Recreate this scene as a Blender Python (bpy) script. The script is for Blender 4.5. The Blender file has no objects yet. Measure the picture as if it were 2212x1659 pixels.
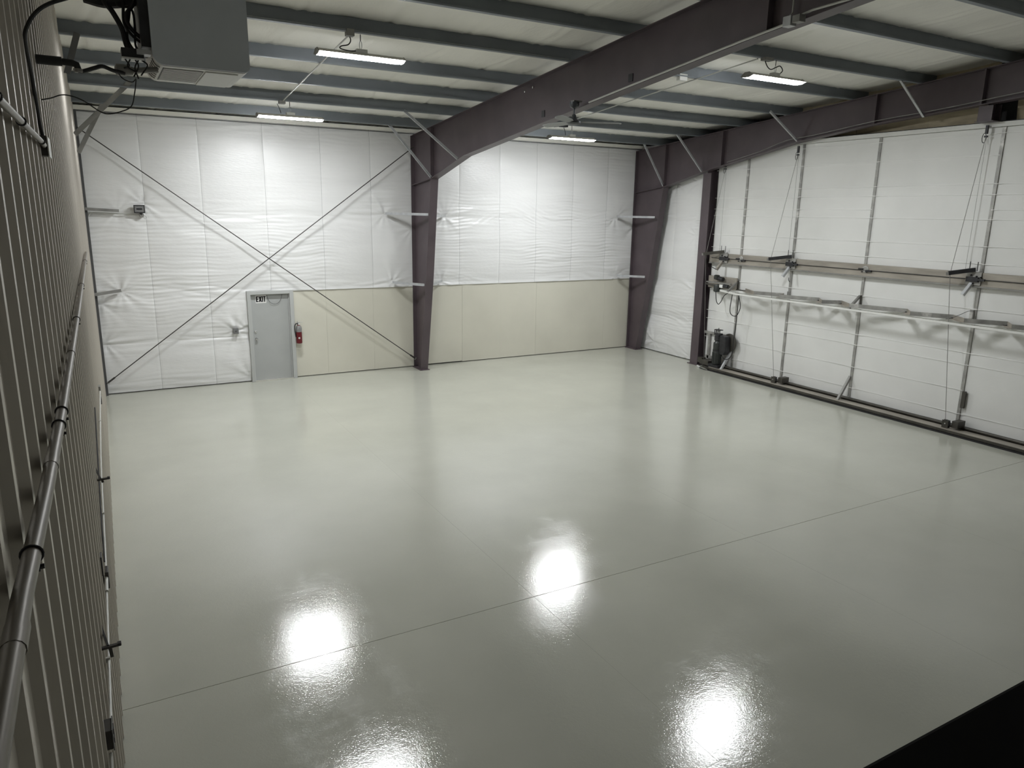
import bpy, math, random
from mathutils import Vector, Matrix, noise

SC = bpy.context.scene
COL = SC.collection
rnd = random.Random(7)
PI = math.pi

# ------------------------------------------------------------------ camera
yaw, pitch, roll = math.radians(29.28032), math.radians(13.26349), math.radians(0.9066)
fwd = Vector((math.sin(yaw) * math.cos(pitch), math.cos(yaw) * math.cos(pitch), -math.sin(pitch)))
rgt0 = Vector((math.cos(yaw), -math.sin(yaw), 0))
up0 = rgt0.cross(fwd)
rgt = rgt0 * math.cos(roll) + up0 * math.sin(roll)
upv = -rgt0 * math.sin(roll) + up0 * math.cos(roll)
cam_data = bpy.data.cameras.new('camera')
cam = bpy.data.objects.new('camera', cam_data)
COL.objects.link(cam)
cam_data.sensor_width = 36.0
cam_data.lens = 1568.74 / 2212.0 * 36.0
cam_data.clip_start = 0.02
cam.matrix_world = Matrix(((rgt.x, upv.x, -fwd.x, 0.2418), (rgt.y, upv.y, -fwd.y, 0.0), (rgt.z, upv.z, -fwd.z, 4.0265), (0, 0, 0, 1)))
SC.camera = cam

# ------------------------------------------------------------------ world, exposure
world = bpy.data.worlds.new('world')
SC.world = world
world.use_nodes = True
world.node_tree.nodes['Background'].inputs[0].default_value = (0.9, 0.95, 1.0, 1)
world.node_tree.nodes['Background'].inputs[1].default_value = 0.02
SC.view_settings.view_transform = 'Standard'
SC.view_settings.look = 'None'
SC.view_settings.gamma = 1.0
SC.view_settings.use_curve_mapping = False
SC.view_settings.exposure = 0.95
LAMP = 92.0            # radiance of the four lit fixture lenses

# ------------------------------------------------------------------ building figures (metres)
D = 17.84              # far wall
W = 14.60              # hangar door plane
Y0 = -1.2              # wall behind the camera


def zb(y):             # underside of the roof purlins
    return 5.84 + 0.0833 * (D - y)


PURLINS = [16.73, 15.23, 13.79, 12.37, 10.70, 9.25, 7.68, 6.25, 4.75, 3.25, 1.75, 0.25]


# ------------------------------------------------------------------ mesh builder
class MB:
    def __init__(s):
        s.v = []
        s.f = []

    def add(s, vs, fs):
        n = len(s.v)
        s.v += [Vector(a) for a in vs]
        s.f += [tuple(i + n for i in f) for f in fs]
        return s

    def box(s, x0, x1, y0, y1, z0, z1):
        return s.add([(x0, y0, z0), (x1, y0, z0), (x1, y1, z0), (x0, y1, z0), (x0, y0, z1), (x1, y0, z1), (x1, y1, z1), (x0, y1, z1)],
                     [(0, 3, 2, 1), (4, 5, 6, 7), (0, 1, 5, 4), (1, 2, 6, 5), (2, 3, 7, 6), (3, 0, 4, 7)])

    def beam(s, a, b, w, h, up=(0, 0, 1)):
        a, b = Vector(a), Vector(b)
        d = (b - a).normalized()
        u = Vector(up)
        side = d.cross(u)
        if side.length < 1e-5:
            side = d.cross(Vector((1, 0, 0)))
        side.normalize()
        u = side.cross(d).normalized()
        vs = []
        for p in (a, b):
            for sx, sz in ((-1, -1), (1, -1), (1, 1), (-1, 1)):
                vs.append(p + side * (sx * w / 2) + u * (sz * h / 2))
        return s.add(vs, [(0, 1, 2, 3), (7, 6, 5, 4), (0, 4, 5, 1), (1, 5, 6, 2), (2, 6, 7, 3), (3, 7, 4, 0)])

    def angle(s, a, b, w, t, up=(0, 0, 1)):
        # an L section: two thin legs
        a, b = Vector(a), Vector(b)
        d = (b - a).normalized()
        u = Vector(up)
        side = d.cross(u).normalized()
        u = side.cross(d).normalized()
        s.beam(a + side * (w / 2), b + side * (w / 2), w, t, up)
        s.beam(a + u * (w / 2), b + u * (w / 2), t, w, up)
        return s

    def tube(s, pts, r, n=8, smooth_steps=0):
        pts = [Vector(p) for p in pts]
        if smooth_steps and len(pts) > 2:
            q = []
            P = [pts[0] * 2 - pts[1]] + pts + [pts[-1] * 2 - pts[-2]]
            for i in range(1, len(P) - 2):
                for k in range(smooth_steps):
                    t = k / smooth_steps
                    a, b, c, e = P[i - 1], P[i], P[i + 1], P[i + 2]
                    q.append(0.5 * ((2 * b) + (c - a) * t + (2 * a - 5 * b + 4 * c - e) * t * t + (3 * b - a - 3 * c + e) * t ** 3))
            q.append(pts[-1])
            pts = q
        rings = []
        prev = None
        for i, p in enumerate(pts):
            if i == 0:
                d = pts[1] - p
            elif i == len(pts) - 1:
                d = p - pts[i - 1]
            else:
                d = (pts[i + 1] - p).normalized() + (p - pts[i - 1]).normalized()
            if d.length < 1e-9:
                d = Vector((0, 0, 1))
            d.normalize()
            if prev is None:
                u = d.orthogonal().normalized()
            else:
                u = prev - d * prev.dot(d)
                if u.length < 1e-6:
                    u = d.orthogonal()
                u.normalize()
            prev = u
            w = d.cross(u)
            rings.append([p + (u * math.cos(2 * PI * k / n) + w * math.sin(2 * PI * k / n)) * r for k in range(n)])
        vs = [v for ring in rings for v in ring]
        fs = []
        for i in range(len(rings) - 1):
            for k in range(n):
                k2 = (k + 1) % n
                fs.append((i * n + k, i * n + k2, (i + 1) * n + k2, (i + 1) * n + k))
        fs.append(tuple(range(n - 1, -1, -1)))
        m = (len(rings) - 1) * n
        fs.append(tuple(range(m, m + n)))
        return s.add(vs, fs)

    def lathe(s, c, prof, n=16, axis=(0, 0, 1)):
        # prof: list of (radius, height along axis)
        ax = Vector(axis).normalized()
        u = ax.orthogonal().normalized()
        w = ax.cross(u)
        c = Vector(c)
        vs, fs = [], []
        for r, h in prof:
            for k in range(n):
                a = 2 * PI * k / n
                vs.append(c + ax * h + (u * math.cos(a) + w * math.sin(a)) * max(r, 1e-4))
        for i in range(len(prof) - 1):
            for k in range(n):
                k2 = (k + 1) % n
                fs.append((i * n + k, i * n + k2, (i + 1) * n + k2, (i + 1) * n + k))
        fs.append(tuple(range(n - 1, -1, -1)))
        m = (len(prof) - 1) * n
        fs.append(tuple(range(m, m + n)))
        return s.add(vs, fs)

    def prism(s, poly, mapf, d0, d1):
        # poly of 2-D points; mapf(u, v, depth) -> 3-D
        n = len(poly)
        vs = [mapf(u, v, d0) for u, v in poly] + [mapf(u, v, d1) for u, v in poly]
        fs = [tuple(range(n)), tuple(range(2 * n - 1, n - 1, -1))]
        for i in range(n):
            j = (i + 1) % n
            fs.append((i, i + n, j + n, j))
        return s.add(vs, fs)

    def strip(s, line, mapf, w0, w1):
        # open ribbon of 2-D points extruded between two depths
        n = len(line)
        vs = [mapf(u, v, w0) for u, v in line] + [mapf(u, v, w1) for u, v in line]
        return s.add(vs, [(i, i + 1, i + 1 + n, i + n) for i in range(n - 1)])

    def grid(s, fn, nu, nv):
        vs = [fn(i / nu, j / nv) for j in range(nv + 1) for i in range(nu + 1)]
        fs = [(j * (nu + 1) + i, j * (nu + 1) + i + 1, (j + 1) * (nu + 1) + i + 1, (j + 1) * (nu + 1) + i) for j in range(nv) for i in range(nu)]
        return s.add(vs, fs)


ORG = {}


def link_mesh(name, mb, mat, org, smooth):
    me = bpy.data.meshes.new(name)
    me.from_pydata([v - org for v in mb.v], [], mb.f)
    me.materials.append(mat)
    if smooth:
        me.polygons.foreach_set('use_smooth', [True] * len(me.polygons))
    me.update()
    o = bpy.data.objects.new(name, me)
    COL.objects.link(o)
    return o


def fix_normals(o):
    import bmesh
    bm = bmesh.new()
    bm.from_mesh(o.data)
    bmesh.ops.recalc_face_normals(bm, faces=bm.faces)
    bm.to_mesh(o.data)
    bm.free()


def tag(o, label=None, cat=None, group=None, kind=None):
    if label:
        o['label'] = label
    if cat:
        o['category'] = cat
    if group:
        o['group'] = group
    if kind:
        o['kind'] = kind
    return o


def root(name, loc, label=None, cat=None, group=None, kind=None):
    o = bpy.data.objects.new(name, None)
    o.empty_display_size = 0.1
    COL.objects.link(o)
    o.location = loc
    ORG[o.name] = Vector(loc)
    return tag(o, label, cat, group, kind)


def part(name, mb, mat, parent, smooth=False, label=None, kind=None, bevel=0, fix=True):
    org = ORG[parent.name]
    o = link_mesh(name, mb, mat, org, smooth)
    if fix:
        fix_normals(o)
    o.parent = parent
    ORG[o.name] = org
    if bevel:
        md = o.modifiers.new('bevel', 'BEVEL')
        md.width = bevel
        md.segments = 2
        md.limit_method = 'ANGLE'
    if smooth:
        sm_by_angle(o)
    return tag(o, label, None, None, kind)


def sm_by_angle(o):
    import bmesh
    bm = bmesh.new()
    bm.from_mesh(o.data)
    for e in bm.edges:
        if len(e.link_faces) == 2 and e.calc_face_angle(0) > 0.7:
            e.smooth = False
    bm.to_mesh(o.data)
    bm.free()


def single(name, mb, mat, label=None, cat=None, group=None, kind=None, smooth=False, bevel=0, fix=True):
    xs = [v.x for v in mb.v]
    ys = [v.y for v in mb.v]
    zs = [v.z for v in mb.v]
    org = Vector(((min(xs) + max(xs)) / 2, (min(ys) + max(ys)) / 2, min(zs)))
    o = link_mesh(name, mb, mat, org, smooth)
    if fix:
        fix_normals(o)
    o.location = org
    ORG[o.name] = org
    if smooth:
        sm_by_angle(o)
    if bevel:
        md = o.modifiers.new('bevel', 'BEVEL')
        md.width = bevel
        md.segments = 2
        md.limit_method = 'ANGLE'
    return tag(o, label, cat, group, kind)


# ------------------------------------------------------------------ materials
def mat(name, col, rough=0.5, metal=0.0, var=0.08, vscale=3.0, bump=0.0, bscale=60.0, rvar=0.0, spec=0.5, stretch=(1, 1, 1), dirt=None, bdist=0.01):
    m = bpy.data.materials.new(name)
    m.use_nodes = True
    nt = m.node_tree
    b = nt.nodes['Principled BSDF']
    b.inputs['Roughness'].default_value = rough
    b.inputs['Metallic'].default_value = metal
    b.inputs['Specular IOR Level'].default_value = spec
    tc = nt.nodes.new('ShaderNodeTexCoord')
    mp = nt.nodes.new('ShaderNodeMapping')
    mp.inputs['Scale'].default_value = stretch
    geo = nt.nodes.new('ShaderNodeNewGeometry')
    nt.links.new(geo.outputs['Position'], mp.inputs['Vector'])
    n1 = nt.nodes.new('ShaderNodeTexNoise')
    n1.inputs['Scale'].default_value = vscale
    n1.inputs['Detail'].default_value = 5
    nt.links.new(mp.outputs['Vector'], n1.inputs['Vector'])
    cr = nt.nodes.new('ShaderNodeValToRGB')
    lo = [max(0, c * (1 - var)) for c in col]
    hi = [min(1, c * (1 + var)) for c in col]
    cr.color_ramp.elements[0].position = 0.3
    cr.color_ramp.elements[1].position = 0.7
    cr.color_ramp.elements[0].color = (*lo, 1)
    cr.color_ramp.elements[1].color = (*hi, 1)
    nt.links.new(n1.outputs['Fac'], cr.inputs['Fac'])
    out = cr.outputs['Color']
    if dirt:
        n3 = nt.nodes.new('ShaderNodeTexNoise')
        n3.inputs['Scale'].default_value = dirt[1]
        n3.inputs['Detail'].default_value = 8
        n3.inputs['Roughness'].default_value = 0.7
        nt.links.new(mp.outputs['Vector'], n3.inputs['Vector'])
        c3 = nt.nodes.new('ShaderNodeValToRGB')
        c3.color_ramp.elements[0].position = dirt[2]
        c3.color_ramp.elements[1].position = dirt[2] + 0.12
        nt.links.new(n3.outputs['Fac'], c3.inputs['Fac'])
        mx = nt.nodes.new('ShaderNodeMixRGB')
        mx.inputs['Color2'].default_value = (*dirt[0], 1)
        nt.links.new(c3.outputs['Color'], mx.inputs['Fac'])
        nt.links.new(out, mx.inputs['Color1'])
        out = mx.outputs['Color']
    nt.links.new(out, b.inputs['Base Color'])
    if rvar:
        mr = nt.nodes.new('ShaderNodeMapRange')
        mr.inputs['From Min'].default_value = 0.3
        mr.inputs['From Max'].default_value = 0.7
        mr.inputs['To Min'].default_value = max(0.02, rough - rvar)
        mr.inputs['To Max'].default_value = rough + rvar
        nt.links.new(n1.outputs['Fac'], mr.inputs['Value'])
        nt.links.new(mr.outputs['Result'], b.inputs['Roughness'])
    if bump:
        n2 = nt.nodes.new('ShaderNodeTexNoise')
        n2.inputs['Scale'].default_value = bscale
        n2.inputs['Detail'].default_value = 3
        nt.links.new(mp.outputs['Vector'], n2.inputs['Vector'])
        bp = nt.nodes.new('ShaderNodeBump')
        bp.inputs['Strength'].default_value = bump
        bp.inputs['Distance'].default_value = bdist
        nt.links.new(n2.outputs['Fac'], bp.inputs['Height'])
        nt.links.new(bp.outputs['Normal'], b.inputs['Normal'])
    return m


def emit(name, col, strength):
    m = bpy.data.materials.new(name)
    m.use_nodes = True
    b = m.node_tree.nodes['Principled BSDF']
    b.inputs['Base Color'].default_value = (0.9, 0.9, 0.9, 1)
    b.inputs['Emission Color'].default_value = (*col, 1)
    b.inputs['Emission Strength'].default_value = strength
    return m


M = {}


def floor_material():
    m = bpy.data.materials.new('floor_epoxy')
    m.use_nodes = True
    nt = m.node_tree
    b = nt.nodes['Principled BSDF']
    b.inputs['Specular IOR Level'].default_value = 0.65
    geo = nt.nodes.new('ShaderNodeNewGeometry')

    def nz(scale, stretch, detail=5, rough=0.55, rot=0.0):
        mp = nt.nodes.new('ShaderNodeMapping')
        mp.inputs['Scale'].default_value = stretch
        mp.inputs['Rotation'].default_value = (0, 0, rot)
        nt.links.new(geo.outputs['Position'], mp.inputs['Vector'])
        n = nt.nodes.new('ShaderNodeTexNoise')
        n.inputs['Scale'].default_value = scale
        n.inputs['Detail'].default_value = detail
        n.inputs['Roughness'].default_value = rough
        nt.links.new(mp.outputs['Vector'], n.inputs['Vector'])
        return n.outputs['Fac']

    def rng(sock, a, b2, lo, hi):
        r = nt.nodes.new('ShaderNodeMapRange')
        r.inputs['From Min'].default_value = a
        r.inputs['From Max'].default_value = b2
        r.inputs['To Min'].default_value = lo
        r.inputs['To Max'].default_value = hi
        nt.links.new(sock, r.inputs['Value'])
        return r.outputs['Result']

    def add(a, c):
        q = nt.nodes.new('ShaderNodeMath')
        q.operation = 'ADD'
        nt.links.new(a, q.inputs[0])
        nt.links.new(c, q.inputs[1])
        return q.outputs[0]
    cr = nt.nodes.new('ShaderNodeValToRGB')
    cr.color_ramp.elements[0].position = 0.3
    cr.color_ramp.elements[1].position = 0.7
    cr.color_ramp.elements[0].color = (0.445, 0.45, 0.392, 1)
    cr.color_ramp.elements[1].color = (0.495, 0.497, 0.435, 1)
    nt.links.new(nz(0.7, (1, 1, 1)), cr.inputs['Fac'])
    nt.links.new(cr.outputs['Color'], b.inputs['Base Color'])
    r = add(rng(nz(1.3, (0.35, 1.2, 1), 6, 0.65), 0.42, 0.62, 0.045, 0.115), rng(nz(2.6, (1.5, 0.22, 1), 7, 0.7), 0.5, 0.62, 0.0, 0.05))
    r = add(r, rng(nz(9.0, (1, 1, 1), 6, 0.7), 0.45, 0.65, 0.0, 0.05))
    nt.links.new(r, b.inputs['Roughness'])
    h = add(rng(nz(75, (1, 1, 1), 3), 0, 1, 0.0, 1.0), rng(nz(22, (1, 1, 1), 4, 0.6), 0, 1, 0.0, 1.6))
    bp = nt.nodes.new('ShaderNodeBump')
    bp.inputs['Strength'].default_value = 0.19
    bp.inputs['Distance'].default_value = 0.0032
    nt.links.new(h, bp.inputs['Height'])
    nt.links.new(bp.outputs['Normal'], b.inputs['Normal'])
    return m


M['floor'] = floor_material()
M['floor_base'] = mat('floor_joint_dark', (0.05, 0.05, 0.045), 0.8)
M['vinyl'] = mat('white_vinyl_facing', (0.80, 0.80, 0.795), 0.30, var=0.03, vscale=1.5, bump=0.35, bscale=26, stretch=(0.35, 0.35, 2.6), bdist=0.01)
M['vinyl_roof'] = mat('roof_vinyl_facing', (0.88, 0.865, 0.81), 0.5, var=0.05, vscale=1.2, bump=0.25, bscale=14, stretch=(1.4, 0.5, 1), bdist=0.02)
M['old_batt'] = mat('aged_yellow_batt', (0.62, 0.54, 0.38), 0.9, var=0.3, vscale=2.2, bump=0.5, bscale=8, stretch=(1, 0.7, 3))
M['backing'] = mat('dark_backing', (0.06, 0.06, 0.06), 0.8)
M['board'] = mat('beige_painted_board', (0.665, 0.645, 0.555), 0.45, var=0.05, vscale=0.8, bump=0.05, bscale=120)
M['steel'] = mat('oxide_red_brown_steel', (0.088, 0.068, 0.076), 0.45, var=0.15, vscale=2.0, bump=0.05, bscale=90)
M['purlin'] = mat('grey_purlin_flare_tint', (0.21, 0.23, 0.25), 0.5, var=0.12, vscale=1.3, bump=0.05, bscale=60)  # pale blue of the lens flare is mixed into this base colour
M['galv'] = mat('galvanized_steel', (0.50, 0.51, 0.52), 0.42, metal=0.35, var=0.12, vscale=9)
M['galv_dull'] = mat('dull_galvanized', (0.27, 0.265, 0.25), 0.5, metal=0.35, var=0.2, vscale=5)
M['liner'] = mat('galvalume_liner', (0.50, 0.462, 0.408), 0.36, metal=0.45, var=0.10, vscale=2.0, bump=0.06, bscale=50, stretch=(1, 1, 0.3))
M['corner'] = mat('dark_grey_trim', (0.10, 0.10, 0.10), 0.5)
M['pipe'] = mat('grey_brown_pipe', (0.17, 0.15, 0.125), 0.4, metal=0.3, var=0.15, vscale=4)
M['conduit'] = mat('grey_conduit', (0.50, 0.50, 0.48), 0.4, metal=0.4)
M['white_paint'] = mat('white_painted_tube', (0.62, 0.62, 0.58), 0.4)
M['black'] = mat('black_rubber', (0.012, 0.012, 0.013), 0.55)
M['dark_metal'] = mat('dark_metal', (0.035, 0.035, 0.038), 0.45, metal=0.3, var=0.25, vscale=12)
M['rod'] = mat('dark_steel_rod', (0.05, 0.048, 0.045), 0.45, metal=0.4)
M['unit'] = mat('grey_unit_casing', (0.72, 0.77, 0.83), 0.4, var=0.04)
M['unit_light'] = mat('light_grey_unit_panel', (0.78, 0.78, 0.75), 0.45, var=0.04)
M['door_panel'] = mat('white_insulated_sheet', (0.79, 0.79, 0.77), 0.42, var=0.035, vscale=1.2, bump=0.10, bscale=30)
M['strap'] = mat('white_banding', (0.92, 0.92, 0.90), 0.35, var=0.02)
M['mullion'] = mat('worn_grey_steel', (0.36, 0.355, 0.335), 0.45, metal=0.3, var=0.25, vscale=6, dirt=((0.66, 0.65, 0.62), 2.5, 0.56))
M['beam'] = mat('weathered_galvanized_channel', (0.36, 0.33, 0.285), 0.5, metal=0.25, var=0.22, vscale=3.0, stretch=(1, 0.5, 3))
M['dark_tube'] = mat('dark_dirty_tube', (0.075, 0.07, 0.06), 0.45, metal=0.4, var=0.3, vscale=3)
M['motor'] = mat('grey_green_motor', (0.032, 0.036, 0.033), 0.4, var=0.2, vscale=10)
M['exit_door'] = mat('grey_painted_door', (0.41, 0.42, 0.413), 0.45, var=0.03)
M['door_frame'] = mat('grey_door_frame', (0.47, 0.48, 0.47), 0.42, var=0.03)
M['chrome'] = mat('chrome', (0.7, 0.7, 0.7), 0.2, metal=1.0, var=0.02)
M['alu'] = mat('aluminium_sill', (0.75, 0.74, 0.68), 0.35, metal=0.6)
M['red'] = mat('red_enamel', (0.13, 0.010, 0.016), 0.3, var=0.05)
M['label_grey'] = mat('silver_label', (0.22, 0.22, 0.22), 0.4, var=0.2, vscale=40)
M['white'] = mat('plain_white', (0.8, 0.8, 0.78), 0.4, var=0.01)
M['ink'] = mat('black_ink', (0.01, 0.009, 0.012), 0.5, var=0.0)
M['fix'] = mat('fixture_housing', (0.52, 0.50, 0.46), 0.45, var=0.03)
M['lens'] = emit('lit_lens', (0.96, 0.985, 1.0), LAMP)
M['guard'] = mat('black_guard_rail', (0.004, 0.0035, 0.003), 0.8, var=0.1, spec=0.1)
M['box_grey'] = mat('grey_box', (0.17, 0.17, 0.17), 0.5, var=0.1, vscale=20)
M['box_dark'] = mat('dark_brown_box', (0.05, 0.045, 0.04), 0.5, var=0.15, vscale=20)
M['near_wall'] = mat('plain_back_wall', (0.74, 0.73, 0.70), 0.7)
M['fan'] = mat('dark_fan_body', (0.06, 0.065, 0.07), 0.4, metal=0.3)
M['fan_blade'] = mat('grey_fan_blade', (0.25, 0.26, 0.26), 0.4)

# ================================================================== SETTING
# ---- floor: slabs between saw-cut joints
b = MB().box(-0.3, 16.2, Y0 - 0.2, 18.3, -0.30, -0.02)
floor = single('floor', b, M['floor_base'], kind='structure')
xs = [-0.12, 3.95, 7.18, 9.90, 16.0]
ys = [Y0, 6.058, 18.1]
for j in range(2):
    for i in range(4):
        g = 0.0004
        gy = 0.0032
        mb = MB().box(xs[i] + g, xs[i + 1] - g, ys[j] + gy, ys[j + 1] - gy, -0.02, 0.0)
        part('slab', mb, M['floor'], floor)

# ---- far wall
b = MB().box(-0.3, 16.2, D + 0.06, D + 0.25, -0.02, 7.2)
wall_back = single('wall_back', b, M['backing'], kind='structure')

SEAMS = [0.03, 1.15, 2.30, 3.66, 4.95, 6.16, 7.30, 8.55, 9.75, 10.90, 12.10, 13.30, 14.62]
GIRTS = [0.02, 1.10, 2.20, 3.88, 5.92]
PINS = [(0.62, 3.92), (0.53, 2.24), (6.5, 3.94), (6.65, 2.23), (8.14, 3.9), (8.03, 2.22), (13.65, 3.94), (13.75, 2.2), (2.8, 1.25), (0.1, 1.15), (3.06, 0.12), (3.06, 1.25), (1.1, 4.1), (7.25, 3.6), (7.35, 5.1), (14.4, 3.7), (0.12, 2.0)]


def wrinkle(x, z, seams=SEAMS, girts=GIRTS, pins=PINS, amp=1.0):
    t = 0.5
    for i in range(len(girts) - 1):
        if girts[i] <= z <= girts[i + 1]:
            t = (z - girts[i]) / (girts[i + 1] - girts[i])
            h = girts[i + 1] - girts[i]
            break
    dg = min(abs(z - g) for g in girts)
    dx = min(abs(x - s) for s in seams)
    u = 0.5
    for i in range(len(seams) - 1):
        if seams[i] <= x <= seams[i + 1]:
            u = (x - seams[i]) / (seams[i + 1] - seams[i])
            break
    sag = math.sin(PI * t) ** 0.8 * (0.7 + 0.3 * math.sin(PI * u))
    d = 0.050 * sag
    n1 = noise.noise(Vector((x * 0.8, z * 1.3, 3.1)))
    fade = math.exp(-dx / 0.30)
    m = max(0.0, 0.35 + 1.3 * noise.noise(Vector((x * 0.55, z * 0.9, 9.7))))
    d += 0.0062 * m * (0.25 + fade) * math.sin(2 * PI * z / 0.085 + 5 * noise.noise(Vector((x * 1.3, z * 2.5, 1.0))))
    d += 0.017 * m * noise.noise(Vector((x * 1.1, z * 8.0, 5.0)))
    # long shallow-angled folds running into the girt lines
    gs = math.exp(-dg / 0.20)
    q = noise.noise(Vector((x * 0.45, z * 0.5, 21.0))) * 0.5
    d += 0.036 * gs * abs(noise.noise(Vector(((x * 0.8 + z * q), (z + q * x * 0.15) * 9.0, 7.0))))
    d += 0.016 * n1 * sag
    d -= 0.004 * math.exp(-(dx / 0.018) ** 2)
    for k, (px, pz) in enumerate(pins):
        r = math.hypot(x - px, z - pz)
        if r < 1.3:
            a = math.atan2(z - pz, x - px)
            w = math.exp(-r / 0.45) * min(1.0, r / 0.12)
            d += 0.037 * w * noise.noise(Vector((math.cos(a) * 2.3 + k * 5.0, math.sin(a) * 3.6 + r * 0.25, k * 3.7)))
            d -= 0.012 * math.exp(-(r / 0.12) ** 2)
    return d * amp


for i in range(len(SEAMS) - 1):
    for j in range(len(GIRTS) - 1):
        x0, x1 = SEAMS[i], SEAMS[i + 1]
        z0, z1 = GIRTS[j], GIRTS[j + 1]
        if i == 2 and j < 2:
            x1 = 3.085
        if i > 2 and j < 2:
            continue
        if i > 2 and j == 2:
            z0 = 2.128
        if i == 2 and j == 2:
            z0 = 2.16
        nu = max(8, int((x1 - x0) / 0.030))
        nv = max(8, int((z1 - z0) / 0.020))
        g = 0.0016
        y_off = 0.006 * rnd.uniform(-1, 1)
        mb = MB().grid(lambda u, v: (x0 + g + (x1 - x0 - 2 * g) * u, D - 0.022 - wrinkle(x0 + (x1 - x0) * u, z0 + (z1 - z0) * v), z0 + 0.0 + (z1 - z0) * v), nu, nv)
        part('insulation_sheet', mb, M['vinyl'], wall_back, smooth=False, fix=False)
        me = COL.objects[-1].data
        me.polygons.foreach_set('use_smooth', [True] * len(me.polygons))
# wainscot boards right of the exit door
BX = [4.15, 4.95, 6.15, 7.38, 8.65, 9.82, 10.99, 12.18, 13.39, 14.60]
for i in range(len(BX) - 1):
    top = 2.135 + rnd.uniform(-0.006, 0.006)
    mb = MB().box(BX[i] + 0.0012, BX[i + 1] - 0.0012, D - 0.012 - (0.003 if i in (4, 6) else 0), D + 0.05, 0.018 + (0.012 if i == 3 else 0), top)
    part('wall_board', mb, M['board'], wall_back)

# eave fold of facing above the far wall
mb = MB().box(0.0, 14.7, 17.62, D + 0.04, 5.925, 5.96)
mb.box(0.0, 14.7, 17.60, 17.625, 5.90, 5.985)
trim = single('trim_1', mb, M['vinyl_roof'], kind='structure')
mb = MB().box(0.0, 14.7, 17.76, 17.80, 5.885, 5.898)
single('trim_2', mb, M['corner'], kind='structure')
# dark corner post strip
mb = MB().box(0.015, 0.07, 17.70, D, 0.0, 6.0)
mb.box(0.0, 0.03, 17.64, 17.72, 0.0, 6.0)
single('trim_3', mb, M['corner'], kind='structure')

# ---- left wall: ribbed liner sheets
b = MB().box(-0.25, -0.05, Y0 - 0.2, 18.1, -0.02, 8.0)
wall_left = single('wall_left', b, M['backing'], kind='structure')
PITCH = 0.295


def liner_profile(ya, yb):
    pts = []
    k = math.floor((ya - 0.095) / PITCH)
    y = 0.095 + k * PITCH
    while y < yb + PITCH:
        for dy, h in ((-0.042, 0.0), (-0.020, 0.024), (0.020, 0.024), (0.042, 0.0)):
            q = y + dy
            if ya <= q <= yb:
                pts.append((q, h))
        y += PITCH
    return [(ya, 0.0)] + pts + [(yb, 0.0)]


yy = Y0
while yy < D - 0.02:
    ye = min(yy + PITCH * 3, D)
    prof = liner_profile(yy, ye)
    n = len(prof)
    mb = MB()
    vs = [(h, y, 0.01) for y, h in prof] + [(h, y, zb(y) + 0.22) for y, h in prof]
    mb.add(vs, [(i, i + 1, i + 1 + n, i + n) for i in range(n - 1)])
    part('liner_sheet', mb, M['liner'], wall_left, fix=False)
    yy = ye
# screw heads along the girt lines, too many and small to be singled out
mb = MB()
for z in (0.25, 2.46, 3.97, 5.35):
    k = 0
    y = 0.095 + 0.06
    while y < D - 0.1:
        c = Vector((0.0, y, z + 0.01 * math.sin(k * 2.1)))
        mb.lathe(c, [(0.013, -0.002), (0.013, 0.003), (0.008, 0.008), (0.002, 0.010)], 7, (1, 0, 0))
        y += PITCH
        k += 1
part('screw_heads', mb, M['black'], wall_left, kind='stuff')

# ---- wall behind the camera and right-hand end wall
mb = MB().box(-0.3, 16.2, Y0 - 0.2, Y0, -0.02, 8.0)
single('wall_front', mb, M['near_wall'], kind='structure')
mb = MB().box(15.0, 15.2, Y0 - 0.2, 18.3, -0.02, 8.0)
wall_right = single('wall_right', mb, M['backing'], kind='structure')
RS = [15.26, 16.30, 17.75]
RG = [0.02, 1.10, 2.20, 3.88, 6.0]
RP = [(15.35, 0.1), (17.3, 2.2), (17.0, 3.9), (15.35, 2.0), (15.4, 3.5), (16.9, 0.3), (15.4, 4.9), (16.3, 4.9)]
for i in range(2):
    for j in range(4):
        y0, y1, z0, z1 = RS[i], RS[i + 1], RG[j], RG[j + 1]
        nu = int((y1 - y0) / 0.03)
        nv = int((z1 - z0) / 0.022)
        mb = MB().grid(lambda u, v: (14.66 - wrinkle(y0 + (y1 - y0) * u, z0 + (z1 - z0) * v, RS, RG, RP), y0 + (y1 - y0) * u, z0 + (z1 - z0) * v), nu, nv)
        o = part('insulation_sheet', mb, M['vinyl'], wall_right, fix=False)
        o.data.polygons.foreach_set('use_smooth', [True] * len(o.data.polygons))
# aged batts in the gap above the hangar door
for y0, y1 in ((10.9, 12.6), (9.3, 10.9), (8.06, 9.3), (6.2, 7.66), (4.4, 6.2), (2.4, 4.4), (0.2, 2.4)):
    mb = MB().grid(lambda u, v: (14.86 - 0.05 * math.sin(PI * v) - 0.03 * noise.noise(Vector((y0 + (y1 - y0) * u * 3, v * 2, 4))), y0 + (y1 - y0) * u, 5.68 + v * 1.3), 24, 12)
    o = part('aged_batt', mb, M['old_batt'], wall_right, fix=False)
    o.data.polygons.foreach_set('use_smooth', [True] * len(o.data.polygons))

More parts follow.
